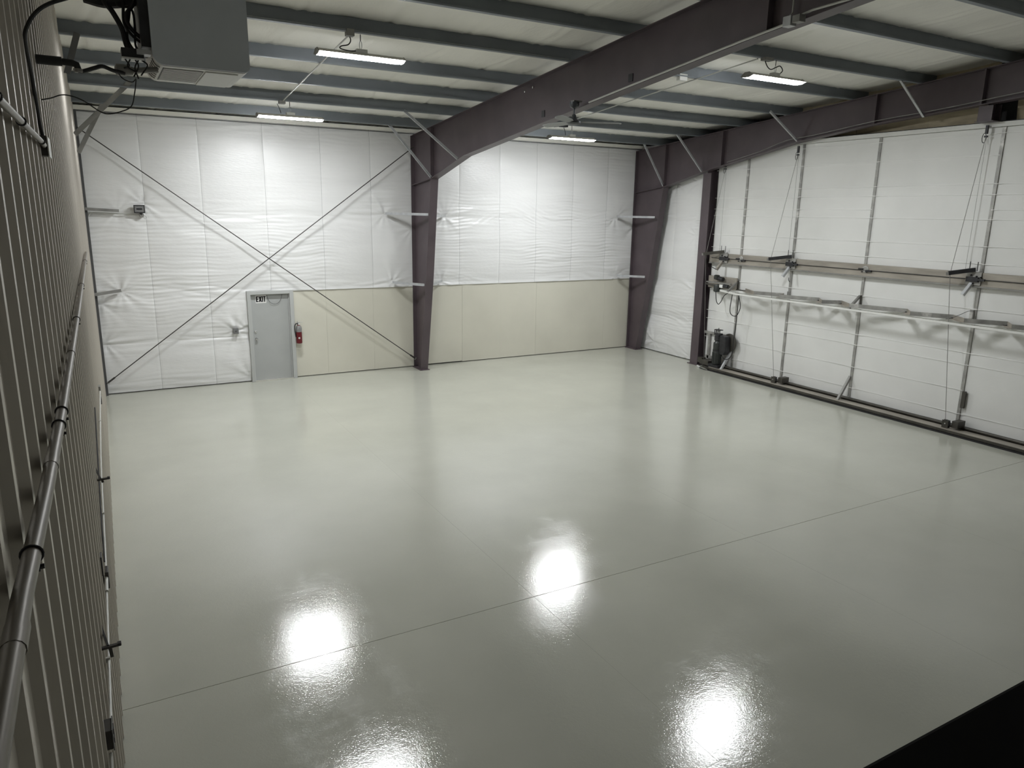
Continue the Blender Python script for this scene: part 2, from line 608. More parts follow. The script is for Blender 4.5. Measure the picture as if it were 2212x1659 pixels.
# ---- roof: deck, draped facing between purlins
mb = MB().add([(-0.3, Y0 - 0.2, zb(Y0) + 0.32), (16.2, Y0 - 0.2, zb(Y0) + 0.32), (16.2, 18.2, zb(18.2) + 0.32), (-0.3, 18.2, zb(18.2) + 0.32),
               (-0.3, Y0 - 0.2, zb(Y0) + 0.5), (16.2, Y0 - 0.2, zb(Y0) + 0.5), (16.2, 18.2, zb(18.2) + 0.5), (-0.3, 18.2, zb(18.2) + 0.5)],
              [(0, 3, 2, 1), (4, 5, 6, 7), (0, 1, 5, 4), (1, 2, 6, 5), (2, 3, 7, 6), (3, 0, 4, 7)])
ceiling = single('ceiling', mb, M['backing'], kind='structure')
PL = [18.0] + PURLINS
CS = [0.40, 1.62, 2.84, 4.06, 5.28, 6.50, 7.72, 8.94, 10.16, 11.38, 12.60, 13.82]


def roof_z(x, t, y):
    z = zb(y) + 0.205
    d = min(abs(x - s - 0.10 * math.sin(y * 1.3)) for s in CS)
    sag = math.sin(PI * t)
    z -= 0.040 * sag * (0.8 + 0.5 * noise.noise(Vector((x * 0.7, y * 0.4, 2))))
    z += 0.014 * math.exp(-(d / 0.03) ** 2) - 0.010 * math.exp(-((d - 0.09) / 0.05) ** 2)
    z -= 0.012 * noise.noise(Vector((x * 3.0, y * 0.9, 6)))
    z -= 0.014 * abs(noise.noise(Vector((x * 2.2, round(y * 3) * 0.1, 11)))) * (1 - sag)
    return z


for i in range(len(PL) - 1):
    ya, yb = PL[i], PL[i + 1]
    for xa, xb in ((-0.04, 7.30), (7.30, 15.0)):
        mb = MB().grid(lambda u, v: (xa + (xb - xa) * u, ya + (yb - ya) * v, roof_z(xa + (xb - xa) * u, v, ya + (yb - ya) * v)), 150, 12)
        o = part('roof_blanket', mb, M['vinyl_roof'], ceiling, fix=False)
        o.data.polygons.foreach_set('use_smooth', [True] * len(o.data.polygons))

# ---- purlins, each a thing
ORD = ['nearest to the far wall', 'second from the far wall, carrying two lights', 'third from the far wall', 'fourth from the far wall',
       'fifth from the far wall, conduit along its edge', 'sixth from the far wall', 'seventh from the far wall', 'eighth from the far wall',
       'ninth from the far wall', 'tenth from the far wall', 'eleventh from the far wall', 'twelfth from the far wall']
for i, y in enumerate(PURLINS):
    z = zb(y)
    t = 0.006
    poly = [(y - 0.075, z + 0.022), (y - 0.075, z), (y + t, z), (y + t, z + 0.194), (y + 0.07, z + 0.194), (y + 0.07, z + 0.178), (y + 0.075, z + 0.178), (y + 0.075, z + 0.2), (y, z + 0.2), (y, z + t), (y - 0.069, z + t), (y - 0.069, z + 0.022)]
    mb = MB().prism(poly, lambda u, v, d: (d, u, v), 0.0, 14.95)
    single('roof_purlin', mb, M['purlin'], 'dark grey roof purlin, ' + ORD[i], 'purlin', 'roof purlins')


# ================================================================== STEEL FRAMES
def steel_frame(xc, label, inner, under, fl):
    x0, x1 = xc - 0.1, xc + 0.1
    r = root('steel_frame', (xc, 17.5, 0), label, 'steel frame')
    yf = D - 0.10
    mp = lambda u, v, d: (d, u, v)
    # column web, rafter web
    ktop = zb(yf) - 0.005
    poly = [(yf, 0.02), (yf, ktop), (inner[-1][0], zb(inner[-1][0]) - 0.005)] + [(y, z) for y, z in reversed(inner)]
    part('column_web', MB().prism(poly, mp, xc - 0.005, xc + 0.005), M['steel'], r)
    poly = [(y, z) for y, z in under] + [(under[-1][0], zb(under[-1][0]) - 0.005), (under[0][0], zb(under[0][0]) - 0.005)]
    part('rafter_web', MB().prism(poly, mp, xc - 0.005, xc + 0.005), M['steel'], r)
    part('column_outer_flange', MB().box(x0, x1, yf, yf + 0.015, 0.02, ktop), M['steel'], r)
    mb = MB()
    for (a, b) in zip(inner[:-1], inner[1:]):
        mb.beam((xc, a[0], a[1]), (xc, b[0], b[1]), 0.2, 0.014, (0, -1, 0))
    part('column_inner_flange', mb, M['steel'], r)
    mb = MB()
    for (a, b) in zip(under[:-1], under[1:]):
        mb.beam((xc, a[0] + 0.002, a[1] - 0.006), (xc, b[0] - 0.002, b[1] - 0.006), 0.2, 0.014)
    part('rafter_lower_flange', mb, M['steel'], r)
    part('rafter_upper_flange', MB().beam((xc, yf, ktop - 0.007), (xc, Y0 + 0.02, zb(Y0) - 0.012), 0.2, 0.012), M['steel'], r)
    part('base_plate', MB().box(x0 - 0.03, x1 + 0.03, inner[0][0] - 0.06, yf + 0.03, 0.0, 0.02), M['steel'], r)
    # stiffeners
    k = inner[-1]
    part('stiffener', MB().beam((xc, yf - 0.01, 4.66), (xc, k[0], k[1]), 0.19, 0.012), M['steel'], r)
    part('stiffener', MB().box(x0, x1, k[0] - 0.006, k[0] + 0.006, k[1], zb(k[0]) - 0.02), M['steel'], r)
    for ys_ in fl:
        zl = None
        for (a, b) in zip(under[:-1], under[1:]):
            if b[0] <= ys_ <= a[0]:
                t = (a[0] - ys_) / (a[0] - b[0])
                zl = a[1] + (b[1] - a[1]) * t
        part('splice_plate', MB().box(x0, x1, ys_ - 0.012, ys_ + 0.012, zl, zb(ys_) - 0.02), M['steel'], r)
    return r


inner1 = [(17.28, 0.02), (16.83, 2.49), (16.50, 4.79)]
under1 = [(16.50, 4.79), (14.71, 5.212), (11.05, 5.626), (9.27, 5.819), (6.78, 6.079), (5.3, 6.21), (Y0 + 0.02, 6.72)]
fr1 = steel_frame(7.30, 'dark red-brown steel column and rafter crossing the middle of the hall', inner1, under1, [6.55])
inner2 = [(17.30, 0.02), (16.85, 2.30), (16.45, 4.81)]
under2 = [(16.45, 4.81), (14.99, 5.15), (12.03, 5.69), (10.17, 5.90), (7.36, 6.09), (Y0 + 0.02, 6.75)]
fr2 = steel_frame(14.35, 'dark red-brown steel column and rafter beside the white hangar door', inner2, under2, [14.3, 10.09, 8.0])
# bolt heads that catch the light
for y, z in ((12.257, 6.188), (11.976, 6.223)):
    part('bolt_head', MB().lathe((7.294, y, z), [(0.022, 0.0), (0.022, 0.012), (0.012, 0.016)], 6, (-1, 0, 0)), M['chrome'], fr1)


for y, z in ((9.15, 5.93), (11.6, 5.68)):
    part('clip_plate', MB().box(7.285, 7.295, y - 0.05, y + 0.05, z, z + 0.11), M['dark_metal'], fr1)


def braces(r, xc, girt, knee):
    for a, b2 in girt + knee:
        part('flange_brace', MB().angle(a, b2, 0.055, 0.007), M['galv'], r)


braces(fr1, 7.3, [((6.5, 17.74, 3.94), (7.19, 16.64, 3.93)), ((8.14, 17.74, 3.90), (7.41, 16.66, 3.90)),
                  ((6.65, 17.74, 2.235), (7.19, 16.93, 2.22)), ((8.03, 17.74, 2.225), (7.41, 16.95, 2.22))],
       [((6.27, 16.73, 5.93), (7.19, 16.50, 4.80)), ((6.06, 15.23, 6.06), (7.19, 15.0, 5.13))])
braces(fr2, 14.35, [((13.65, 17.74, 3.94), (14.24, 16.73, 3.94)), ((13.75, 17.74, 2.21), (14.24, 17.02, 2.215))],
       [((13.68, 16.73, 5.93), (14.26, 16.5, 4.82)), ((13.53, 15.23, 6.06), (14.26, 15.0, 5.15)), ((13.57, 12.23, 6.30), (14.26, 12.0, 5.70)), ((13.65, 9.23, 6.55), (14.26, 9.07, 5.93))])

# end-bay struts by the left wall
for a, b2, lab in (((0.95, 15.20, 6.19), (0.012, 15.20, 5.25), 'grey diagonal strut from the ceiling to the ribbed wall, upper of the crossing pair'),
                   ((0.50, 16.70, 5.94), (0.012, 16.70, 5.03), 'grey diagonal strut from the ceiling to the ribbed wall, lower of the crossing pair'),
                   ((0.21, 12.29, 6.335), (0.035, 12.29, 5.80), 'short dark diagonal strut above the black pipe on the left')):
    mb = MB().angle(a, b2, 0.075, 0.008, (0, 1, 0))
    single('ceiling_strut', mb, M['galv_dull'] if 'grey' in lab else M['corner'], lab, 'strut', 'struts in the left ceiling corner')

# crossed wind-brace rods on the far wall
for a, b2, lab in (((0.05, 17.60, 5.56), (7.22, 17.60, 0.23), 'thin dark brace rod falling from upper left to the column foot'),
                   ((7.20, 17.57, 5.56), (0.05, 17.57, 0.29), 'thin dark brace rod rising from lower left to the column top')):
    r = root('brace_rod', (Vector(a) + Vector(b2)) / 2, lab, 'brace rod', 'crossed brace rods')
    part('rod', MB().tube([a, b2], 0.011, 8), M['rod'], r, smooth=True)
    d = (Vector(b2) - Vector(a)).normalized()
    e = Vector(b2) if a[2] > b2[2] and b2[0] > 1 else Vector(b2)
    part('turnbuckle', MB().tube([e - d * 0.22, e - d * 0.05], 0.022, 6), M['rod'], r)
    part('washer', MB().lathe(e - d * 0.05, [(0.035, 0), (0.035, 0.012)], 8, d), M['galv_dull'], r)

# corner brace angles on the girts at the left corner
for a, b2, lab in (((0.03, 17.68, 3.945), (0.645, 17.72, 3.915), 'short light steel brace by the left corner, beside the floodlight'),
                   ((0.03, 17.60, 2.195), (0.53, 17.74, 2.25), 'short light steel brace by the left corner, above the door height line')):
    single('girt_brace', MB().angle(a, b2, 0.055, 0.007), M['galv_dull'], lab, 'brace', 'left corner braces')

# ================================================================== EXIT DOOR
r = root('door_1', (3.62, 17.78, 0), 'grey steel exit door in a grey frame with EXIT sign', 'door', kind='structure')
part('frame', MB().box(3.085, 3.165, 17.71, D + 0.05, 0, 2.155).box(4.055, 4.145, 17.71, D + 0.05, 0, 2.155).box(3.165, 4.055, 17.71, D + 0.05, 2.075, 2.155), M['door_frame'], r, bevel=0.004)
part('door_stop', MB().box(3.165, 3.185, 17.78, D, 0.0, 2.075).box(4.035, 4.055, 17.78, D, 0.0, 2.075).box(3.185, 4.035, 17.78, D, 2.06, 2.075), M['door_frame'], r)
leaf = part('door_leaf', MB().box(3.187, 4.033, 17.80, 17.845, 0.02, 2.058), M['exit_door'], r)
kb = MB().lathe((3.255, 17.80, 1.02), [(0.033, 0), (0.033, 0.008), (0.012, 0.012), (0.012, 0.03), (0.026, 0.038), (0.030, 0.052), (0.024, 0.066), (0.008, 0.072)], 16, (0, -1, 0))
part('door_knob', kb, M['chrome'], leaf, smooth=True)
part('deadbolt', MB().lathe((3.245, 17.80, 1.19), [(0.030, 0), (0.030, 0.012), (0.022, 0.016), (0.012, 0.018)], 16, (0, -1, 0)).box(3.238, 3.252, 17.770, 17.784, 1.175, 1.205), M['chrome'], leaf, smooth=True)
part('threshold', MB().box(3.165, 4.055, 17.72, D, 0.0, 0.018), M['alu'], r)
sg = part('exit_sign', MB().box(3.288, 3.530, 17.7965, 17.7995, 1.865, 2.050), M['white'], leaf, label='small white sign reading EXIT')
# the word EXIT in flat letters
lt = MB()
yl0, yl1 = 17.7945, 17.7966


def bar(x0, z0, x1, z1, w):
    lt.beam((x0, (yl0 + yl1) / 2, z0), (x1, (yl0 + yl1) / 2, z1), w, yl1 - yl0, (0, 1, 0))


zl, zh = 1.893, 2.025
zm = (zl + zh) / 2
bar(3.312, zl, 3.312, zh, 0.028)
for z in (zl + 0.012, zm, zh - 0.012):
    bar(3.302, z, 3.352, z, 0.024)
bar(3.370, zl, 3.420, zh, 0.029)
bar(3.420, zl, 3.370, zh, 0.029)
bar(3.447, zl, 3.447, zh, 0.027)
bar(3.492, zl, 3.492, zh, 0.027)
bar(3.466, zh - 0.012, 3.518, zh - 0.012, 0.024)
o = part('sign_lettering', lt, M['ink'], leaf, fix=True)
lp = [(3.545, 17.78, 2.05), (3.565, 17.775, 1.96), (3.62, 17.77, 1.87), (3.71, 17.77, 1.835), (3.80, 17.77, 1.86), (3.865, 17.775, 1.95), (3.895, 17.78, 2.06)]
part('hanging_wire', MB().tube(lp, 0.004, 6, 5), M['dark_metal'], r, smooth=True)
# dark sealant line on the frame's right
mb = MB().box(4.146, 4.152, 17.74, 17.77, 0.0, 2.15)
single('trim_4', mb, M['corner'], kind='structure')

# ================================================================== FAR WALL THINGS
r = root('fire_extinguisher', (4.235, 17.70, 0.86), 'red fire extinguisher hung on the beige boards beside the exit door', 'extinguisher')
cx, cy = 4.228, 17.70
body = part('cylinder', MB().lathe((cx, cy, 0.86), [(0.045, 0.0), (0.068, 0.01), (0.070, 0.03), (0.070, 0.36), (0.062, 0.40), (0.040, 0.435), (0.022, 0.45)], 20), M['red'], r, smooth=True)
part('instruction_label', MB().lathe((cx, cy, 1.145), [(0.0712, 0.0), (0.0712, 0.085), (0.0640, 0.117), (0.042, 0.150)], 20), M['label_grey'], body, smooth=True, label='silver grey printed band')
part('round_tag', MB().lathe((cx - 0.012, cy - 0.0695, 1.00), [(0.022, 0), (0.022, 0.003)], 14, (-0.2, -1, 0)), M['white'], body, label='round white tag')
part('round_mark', MB().lathe((cx - 0.0126, cy - 0.0725, 1.00), [(0.008, 0), (0.008, 0.002)], 10, (-0.2, -1, 0)), M['red'], body)
part('valve', MB().lathe((cx, cy, 1.305), [(0.020, 0), (0.022, 0.02), (0.016, 0.05), (0.018, 0.06)], 10).box(cx - 0.018, cx + 0.018, cy - 0.02, cy + 0.02, 1.325, 1.36), M['chrome'], r)
part('handle', MB().beam((cx - 0.02, cy - 0.01, 1.37), (cx + 0.085, cy - 0.05, 1.385), 0.022, 0.008).beam((cx - 0.03, cy, 1.36), (cx - 0.03, cy - 0.02, 1.405), 0.02, 0.012, (1, 0, 0)), M['galv'], r)
part('gauge', MB().lathe((cx + 0.005, cy - 0.02, 1.335), [(0.016, 0), (0.016, 0.012)], 12, (0, -1, 0)), M['white'], r)
part('hose', MB().tube([(cx - 0.01, cy - 0.01, 1.345), (cx - 0.06, cy - 0.01, 1.345), (cx - 0.092, cy - 0.01, 1.29), (cx - 0.095, cy - 0.01, 1.19), (cx - 0.085, cy - 0.01, 1.10), (cx - 0.074, cy - 0.01, 1.02)], 0.011, 8, 5), M['black'], r, smooth=True)
part('wall_bracket', MB().box(cx - 0.02, cx + 0.02, cy + 0.06, 17.776, 0.95, 1.34), M['galv_dull'], r)

r = root('switch_box', (2.79, 17.76, 1.19), 'small square grey switch box on the white wall sheet left of the door', 'switch')
part('box', MB().box(2.735, 2.845, 17.70, 17.81, 1.19, 1.31), M['box_grey'], r, bevel=0.005)
part('cover_plate', MB().box(2.730, 2.850, 17.694, 17.702, 1.185, 1.315), M['box_grey'], r)
part('toggle', MB().box(2.782, 2.798, 17.682, 17.694, 1.238, 1.262), M['dark_metal'], r)

r = root('floodlight', (1.03, 17.72, 3.82), 'dark grey floodlight on the white far wall near the left corner', 'floodlight')
hs = part('housing', MB().box(0.925, 1.135, 17.66, 17.74, 3.90, 4.065), M['box_grey'], r, bevel=0.008)
part('bezel', MB().box(0.925, 1.135, 17.650, 17.660, 4.045, 4.065).box(0.925, 1.135, 17.650, 17.660, 3.90, 3.92).box(0.925, 0.943, 17.650, 17.660, 3.92, 4.045).box(1.117, 1.135, 17.650, 17.660, 3.92, 4.045), M['dark_metal'], hs)
part('lens', MB().box(0.943, 1.117, 17.655, 17.661, 3.92, 4.045), M['label_grey'], hs)
part('lamp_plate', MB().box(0.975, 1.085, 17.650, 17.656, 3.965, 4.0), M['dark_metal'], hs)
part('junction_box', MB().lathe((1.065, 17.78, 3.855), [(0.048, 0), (0.048, 0.08), (0.040, 0.09)], 10, (0, -1, 0)), M['galv_dull'], r)
part('knuckle', MB().tube([(1.065, 17.70, 3.86), (1.045, 17.70, 3.91)], 0.02, 8), M['dark_metal'], r)
part('conduit', MB().tube([(1.03, 17.75, 3.87), (0.60, 17.74, 3.885), (0.18, 17.72, 3.895), (0.11, 17.71, 3.885), (0.085, 17.70, 3.83)], 0.011, 8), M['conduit'], r, smooth=True)
part('short_lead', MB().tube([(1.11, 17.76, 3.85), (1.15, 17.76, 3.85), (1.165, 17.77, 3.80)], 0.008, 6, 3), M['white'], r, smooth=True)

# ================================================================== LIGHT FIXTURES
LF = [(3.72, 10.73, 'lit white strip light hung from the fifth purlin, nearest to the hanging heater', -1),
      (3.72, 15.23, 'lit white strip light close to the far wall, left of the middle rafter', 1),
      (10.30, 15.23, 'lit white strip light close to the far wall, right of the middle rafter', -1),
      (10.34, 9.23, 'lit white strip light nearest to the hangar door', -1)]
for k, (x, y, lab, sgn) in enumerate(LF):
    z = zb(y) - 0.32
    L = 0.62
    r = root('strip_light', (x, y, z), lab, 'light', 'four lit strip lights')
    mp = lambda u, v, d: (d, y + u, z + v)
    part('housing', MB().prism([(-0.135, 0.028), (-0.05, 0.075), (0.05, 0.075), (0.135, 0.028), (0.13, 0.024), (-0.13, 0.024)], mp, x - L, x + L), M['fix'], r)
    part('lens', MB().prism([(-0.125, 0.022), (-0.105, 0.006), (-0.05, 0.0), (0.05, 0.0), (0.105, 0.006), (0.125, 0.022)], mp, x - L + 0.02, x + L - 0.02), M['lens'], r, label='glowing white lens')
    for s in (-1, 1):
        part('end_cap', MB().prism([(-0.14, 0.02), (-0.05, 0.08), (0.05, 0.08), (0.14, 0.02), (0.05, -0.004), (-0.05, -0.004)], mp, x + s * L, x + s * (L + 0.012)), M['galv_dull'], r)
    part('driver_box', MB().box(x - 0.07, x + 0.09, y - 0.045, y + 0.045, z + 0.075, z + 0.125), M['unit_light'], r, bevel=0.004)
    part('hanger_rod', MB().tube([(x, y - 0.01, zb(y)), (x, y - 0.01, z + 0.235)], 0.006, 6), M['dark_metal'], r)
    ring = [(x + 0.018 * math.cos(a), y - 0.01, z + 0.18 + 0.055 * math.sin(a)) for a in [2 * PI * q / 14 for q in range(15)]]
    part('hanger_link', MB().tube(ring, 0.004, 6), M['galv'], r)
    if k == 0:
        cp = [(x - 0.20, y - 0.04, zb(y) + 0.01), (x - 0.155, y - 0.05, zb(y) - 0.09), (x - 0.19, y - 0.05, zb(y) - 0.16), (x - 0.29, y - 0.05, z + 0.13), (x - 0.30, y - 0.04, z + 0.10), (x - 0.17, y, z + 0.09), (x - 0.06, y, z + 0.10)]
    elif k == 3:
        cp = [(x - 0.30, y - 0.04, zb(y) - 0.02), (x - 0.24, y - 0.05, zb(y) - 0.12), (x - 0.16, y - 0.06, zb(y) - 0.165), (x - 0.05, y - 0.06, zb(y) - 0.125), (x + 0.06, y - 0.05, zb(y) - 0.09), (x + 0.14, y - 0.04, zb(y) - 0.15), (x + 0.11, y, z + 0.11)]
    else:
        cp = [(x - 0.24, y - 0.02, zb(y) - 0.05), (x - 0.20, y - 0.02, zb(y) - 0.14), (x - 0.17, y, z + 0.10)]
    part('power_cord', MB().tube(cp, 0.008 if k in (0, 3) else 0.006, 8, 5), M['black'], r, smooth=True)

# ================================================================== CONDUITS AND BOXES
r = root('ceiling_conduit', (3.57, 13, zb(13)), 'thin straight conduit under the purlins linking the two left strip lights', 'conduit')
part('tube', MB().tube([(3.57, 10.62, zb(10.62) - 0.015), (3.57, 15.15, zb(15.15) - 0.015)], 0.011, 8), M['conduit'], r, smooth=True)
for y in (12.23, 13.45):
    part('coupling', MB().tube([(3.57, y - 0.04, zb(y - 0.04) - 0.015), (3.57, y + 0.04, zb(y + 0.04) - 0.015)], 0.016, 8), M['galv'], r)
part('junction_box', MB().box(3.50, 3.62, 15.10, 15.22, zb(15.2) - 0.06, zb(15.2) - 0.002), M['galv_dull'], r, bevel=0.004)
part('junction_box', MB().box(3.49, 3.60, 10.60, 10.70, zb(10.7) - 0.06, zb(10.7) + 0.03), M['galv_dull'], r, bevel=0.004)

r = root('ceiling_conduit', (9.93, 12.5, zb(12.5)), 'thin straight conduit under the purlins linking the two right strip lights', 'conduit')
part('tube', MB().tube([(9.95, 9.25, zb(9.25) - 0.012), (9.90, 12.85, zb(12.85) - 0.012), (9.92, 15.15, zb(15.15) - 0.012)], 0.011, 8), M['conduit'], r, smooth=True)
part('junction_box', MB().box(9.98, 10.16, 9.10, 9.22, zb(9.2) - 0.05, zb(9.2) - 0.002), M['galv_dull'], r, bevel=0.004)
part('junction_box', MB().box(9.92, 10.10, 15.08, 15.20, zb(15.2) - 0.06, zb(15.2) - 0.002), M['dark_metal'], r, bevel=0.004)
part('dark_lead', MB().tube([(9.92, 15.1, zb(15.2) - 0.04), (9.66, 15.0, zb(15.2) - 0.085)], 0.014, 6), M['black'], r)

r = root('ceiling_conduit', (4.5, 10.68, zb(10.7)), 'long light conduit clipped along the lower edge of the fifth purlin', 'conduit')
part('tube', MB().tube([(1.15, 10.69, 6.462), (7.2, 10.69, 6.462)], 0.013, 8), M['conduit'], r, smooth=True)
for x in (2.25, 4.6, 6.3):
    part('clip', MB().tube([(x - 0.02, 10.69, 6.462), (x + 0.02, 10.69, 6.462)], 0.017, 8), M['galv'], r)

r = root('ceiling_conduit', (8.8, 10.66, zb(10.7)), 'short conduit with pale box right of the middle rafter', 'conduit')
part('tube', MB().tube([(7.42, 10.68, 6.43), (9.52, 10.68, 6.43)], 0.012, 8), M['conduit'], r, smooth=True)
part('junction_box', MB().box(9.52, 9.70, 10.63, 10.72, 6.37, 6.48), M['unit_light'], r, bevel=0.004)

r = root('rafter_conduit', (7.12, 8, 5.9), 'light conduit with box running under the lower edge of the middle rafter', 'conduit')


def und1(y):
    for (a, b2) in zip(under1[:-1], under1[1:]):
        if b2[0] <= y <= a[0]:
            t = (a[0] - y) / (a[0] - b2[0])
            return a[1] + (b2[1] - a[1]) * t
    return under1[0][1]


pts = [(7.188, y, und1(y) + 0.004) for y in (10.05, 9.27, 8.1, 6.9, 6.22)]
part('tube', MB().tube(pts, 0.014, 8), M['conduit'], r, smooth=True)
part('tube', MB().tube([(7.188, 6.10, und1(6.1) + 0.035), (7.188, 5.90, und1(5.9) + 0.045), (7.188, 5.3, und1(5.3) + 0.0), (7.188, 3.2, und1(3.2) + 0.0)], 0.013, 8), M['conduit'], r, smooth=True)
part('tube', MB().tube([(7.185, 6.235, und1(6.2) + 0.05), (7.25, 6.225, und1(6.2) + 0.12), (7.25, 6.22, zb(6.2) - 0.03)], 0.010, 8), M['conduit'], r, smooth=True)
part('junction_box', MB().box(7.10, 7.198, 6.11, 6.22, und1(6.2) - 0.05, und1(6.2) + 0.055), M['galv'], r, bevel=0.004)
part('junction_box', MB().box(7.10, 7.198, 5.99, 6.09, und1(6.1) - 0.04, und1(6.1) + 0.035), M['galv_dull'], r, bevel=0.004)

cp = [(14.235, 14.07, 5.35), (14.235, 13.04, 5.54), (14.235, 12.25, 5.74), (14.235, 11.49, 5.80), (14.235, 10.05, 5.955), (14.235, 8.99, 6.02), (14.235, 8.14, 6.09), (14.235, 7.3, 6.17), (14.235, 4.5, 6.4)]
single('rafter_cable', MB().tube(cp, 0.007, 6, 3), M['galv_dull'], 'thin grey cable strung along the lower edge of the right rafter', 'cable', smooth=True)

# ================================================================== CEILING FAN
fx, fy = 7.08, 10.30
fz = und1(fy)
r = root('ceiling_fan', (fx, fy, 5.42), 'dark three-blade ceiling fan on a short rod beside the middle rafter', 'ceiling fan')
part('mounting_plate', MB().box(fx - 0.04, fx + 0.115, fy - 0.05, fy + 0.05, 5.765, 5.785), M['galv_dull'], r)
part('canopy', MB().lathe((fx, fy, 5.665), [(0.03, 0), (0.068, 0.025), (0.078, 0.06), (0.078, 0.10)], 16), M['fan'], r, smooth=True)
part('downrod', MB().tube([(fx, fy, 5.67), (fx, fy, 5.53)], 0.014, 10), M['fan'], r, smooth=True)
part('motor_housing', MB().lathe((fx, fy, 5.415), [(0.03, 0), (0.09, 0.012), (0.12, 0.03), (0.12, 0.05), (0.07, 0.075), (0.045, 0.10), (0.030, 0.155), (0.018, 0.165)], 20), M['fan'], r, smooth=True)
for a in (-143, -23, 97):
    a = math.radians(a)
    d = Vector((math.cos(a), math.sin(a), 0))
    s = Vector((-math.sin(a), math.cos(a), 0))
    c = Vector((fx, fy, 5.455))
    vs = []
    for rr, wd in ((0.09, 0.05), (0.22, 0.11), (0.55, 0.13), (0.74, 0.10), (0.78, 0.05)):
        for sg_ in (-1, 1):
            vs.append(c + d * rr + s * (sg_ * wd / 2) + Vector((0, 0, sg_ * wd * 0.16)))
    n = len(vs)
    vs += [v + Vector((0, 0, 0.007)) for v in vs]
    fs = []
    for q in range(4):
        fs.append((2 * q, 2 * q + 1, 2 * q + 3, 2 * q + 2))
        fs.append((n + 2 * q, n + 2 * q + 2, n + 2 * q + 3, n + 2 * q + 1))
        fs.append((2 * q, 2 * q + 2, n + 2 * q + 2, n + 2 * q))
        fs.append((2 * q + 1, n + 2 * q + 1, n + 2 * q + 3, 2 * q + 3))
    fs.append((0, n, n + 1, 1))
    fs.append((8, 9, n + 9, n + 8))
    part('blade', MB().add(vs, fs), M['fan_blade'], r)

# ================================================================== HANGING HEATER
ux0, ux1, uy0, uy1, uz0, uz1 = 0.632, 1.188, 5.20, 5.86, 4.87, 5.62
r = root('hanging_heater', (0.91, 5.5, uz0), 'large grey box heater hung from the ceiling at upper left', 'heater')


def rounded(x0, x1, z0, z1, rad, n=5):
    pts = []
    for cx_, cz_, a0 in ((x0 + rad, z0 + rad, 180), (x1 - rad * 0.6, z0 + rad * 0.6, 270), (x1 - rad * 0.4, z1 - rad * 0.4, 0), (x0 + rad * 0.4, z1 - rad * 0.4, 90)):
        rr = rad if a0 == 180 else (rad * 0.6 if a0 == 270 else rad * 0.4)
        for k in range(n + 1):
            a = math.radians(a0 + 90 * k / n)
            pts.append((cx_ + rr * math.cos(a), cz_ + rr * math.sin(a)))
    return pts


casing = part('casing', MB().prism(rounded(ux0, ux1, uz0, uz1, 0.06), lambda u, v, d: (u, d, v), uy0 + 0.02, uy1), M['unit_light'], r, smooth=True, label='pale grey casing around the sides and underside')
part('front_panel', MB().prism(rounded(ux0 - 0.004, ux1 + 0.004, uz0 + 0.004, uz1 + 0.004, 0.06), lambda u, v, d: (u, d, v), uy0, uy0 + 0.022), M['unit'], r, smooth=True, label='smooth slate grey front panel')
mb = MB()
nb = 12
for k in range(nb):
    y = uy0 + 0.10 + k * (0.47 / nb)
    part('louvre', MB().beam((ux0 + 0.06, y, uz0 - 0.004), (ux0 + 0.285, y, uz0 - 0.004), 0.017, 0.004, (0, 0, 1)), M['unit_light'], casing)
part('grille_shade', MB().box(ux0 + 0.055, ux0 + 0.29, uy0 + 0.09, uy0 + 0.58, uz0 - 0.002, uz0 + 0.004), M['ink'], casing, label='flat black sheet as shade behind the louvres')  # black sheet paints the recess shade, no opening is cut
part('access_panel', MB().box(ux0 + 0.30, ux1 - 0.06, uy0 + 0.07, uy1 - 0.03, uz0 - 0.008, uz0 + 0.002), M['unit_light'], casing, bevel=0.004)
for k in range(7):
    y = uy0 + 0.10 + k * 0.075
    a0 = [(ux0 + 0.06 - 0.061 * math.cos(math.radians(t)), y, uz0 + 0.06 - 0.061 * math.sin(math.radians(t))) for t in (10, 30, 50, 70)]
    part('corner_slot', MB().tube(a0, 0.005, 5), M['galv_dull'], casing)
for x in (ux0 + 0.12, ux1 - 0.12):
    for y in (uy0 + 0.08, uy1 - 0.08):
        part('hanger_rod', MB().tube([(x, y, uz1 - 0.01), (x, y, zb(y) + 0.18)], 0.008, 6), M['galv_dull'], r)
# service side on the left of the unit
sp = part('service_panel', MB().box(0.575, ux0 - 0.004, uy0 + 0.03, uy0 + 0.42, 4.97, 5.60), M['dark_metal'], r, label='dark service side with pipe stubs')
part('bracket', MB().box(0.545, 0.622, uy0 + 0.01, uy0 + 0.10, 4.925, 4.950), M['galv'], r)
ctl = part('control_box', MB().box(0.463, 0.585, uy0 + 0.05, uy0 + 0.16, 4.905, 4.958), M['dark_metal'], r, bevel=0.003)
part('terminal_strip', MB().box(0.463, 0.585, uy0 + 0.045, uy0 + 0.15, 4.896, 4.905), M['white'], ctl)
part('antenna', MB().tube([(0.49, uy0 + 0.1, 4.955), (0.487, uy0 + 0.1, 4.985)], 0.003, 5), M['black'], ctl)
part('gas_regulator', MB().lathe((0.42, uy0 + 0.12, 4.838), [(0.018, 0), (0.034, 0.01), (0.036, 0.05), (0.030, 0.07), (0.024, 0.10)], 12, (1, 0, 0)), M['galv_dull'], r, smooth=True)
part('gas_stub', MB().tube([(0.50, uy0 + 0.12, 4.838), (0.66, uy0 + 0.12, 4.86)], 0.018, 8), M['galv_dull'], r)
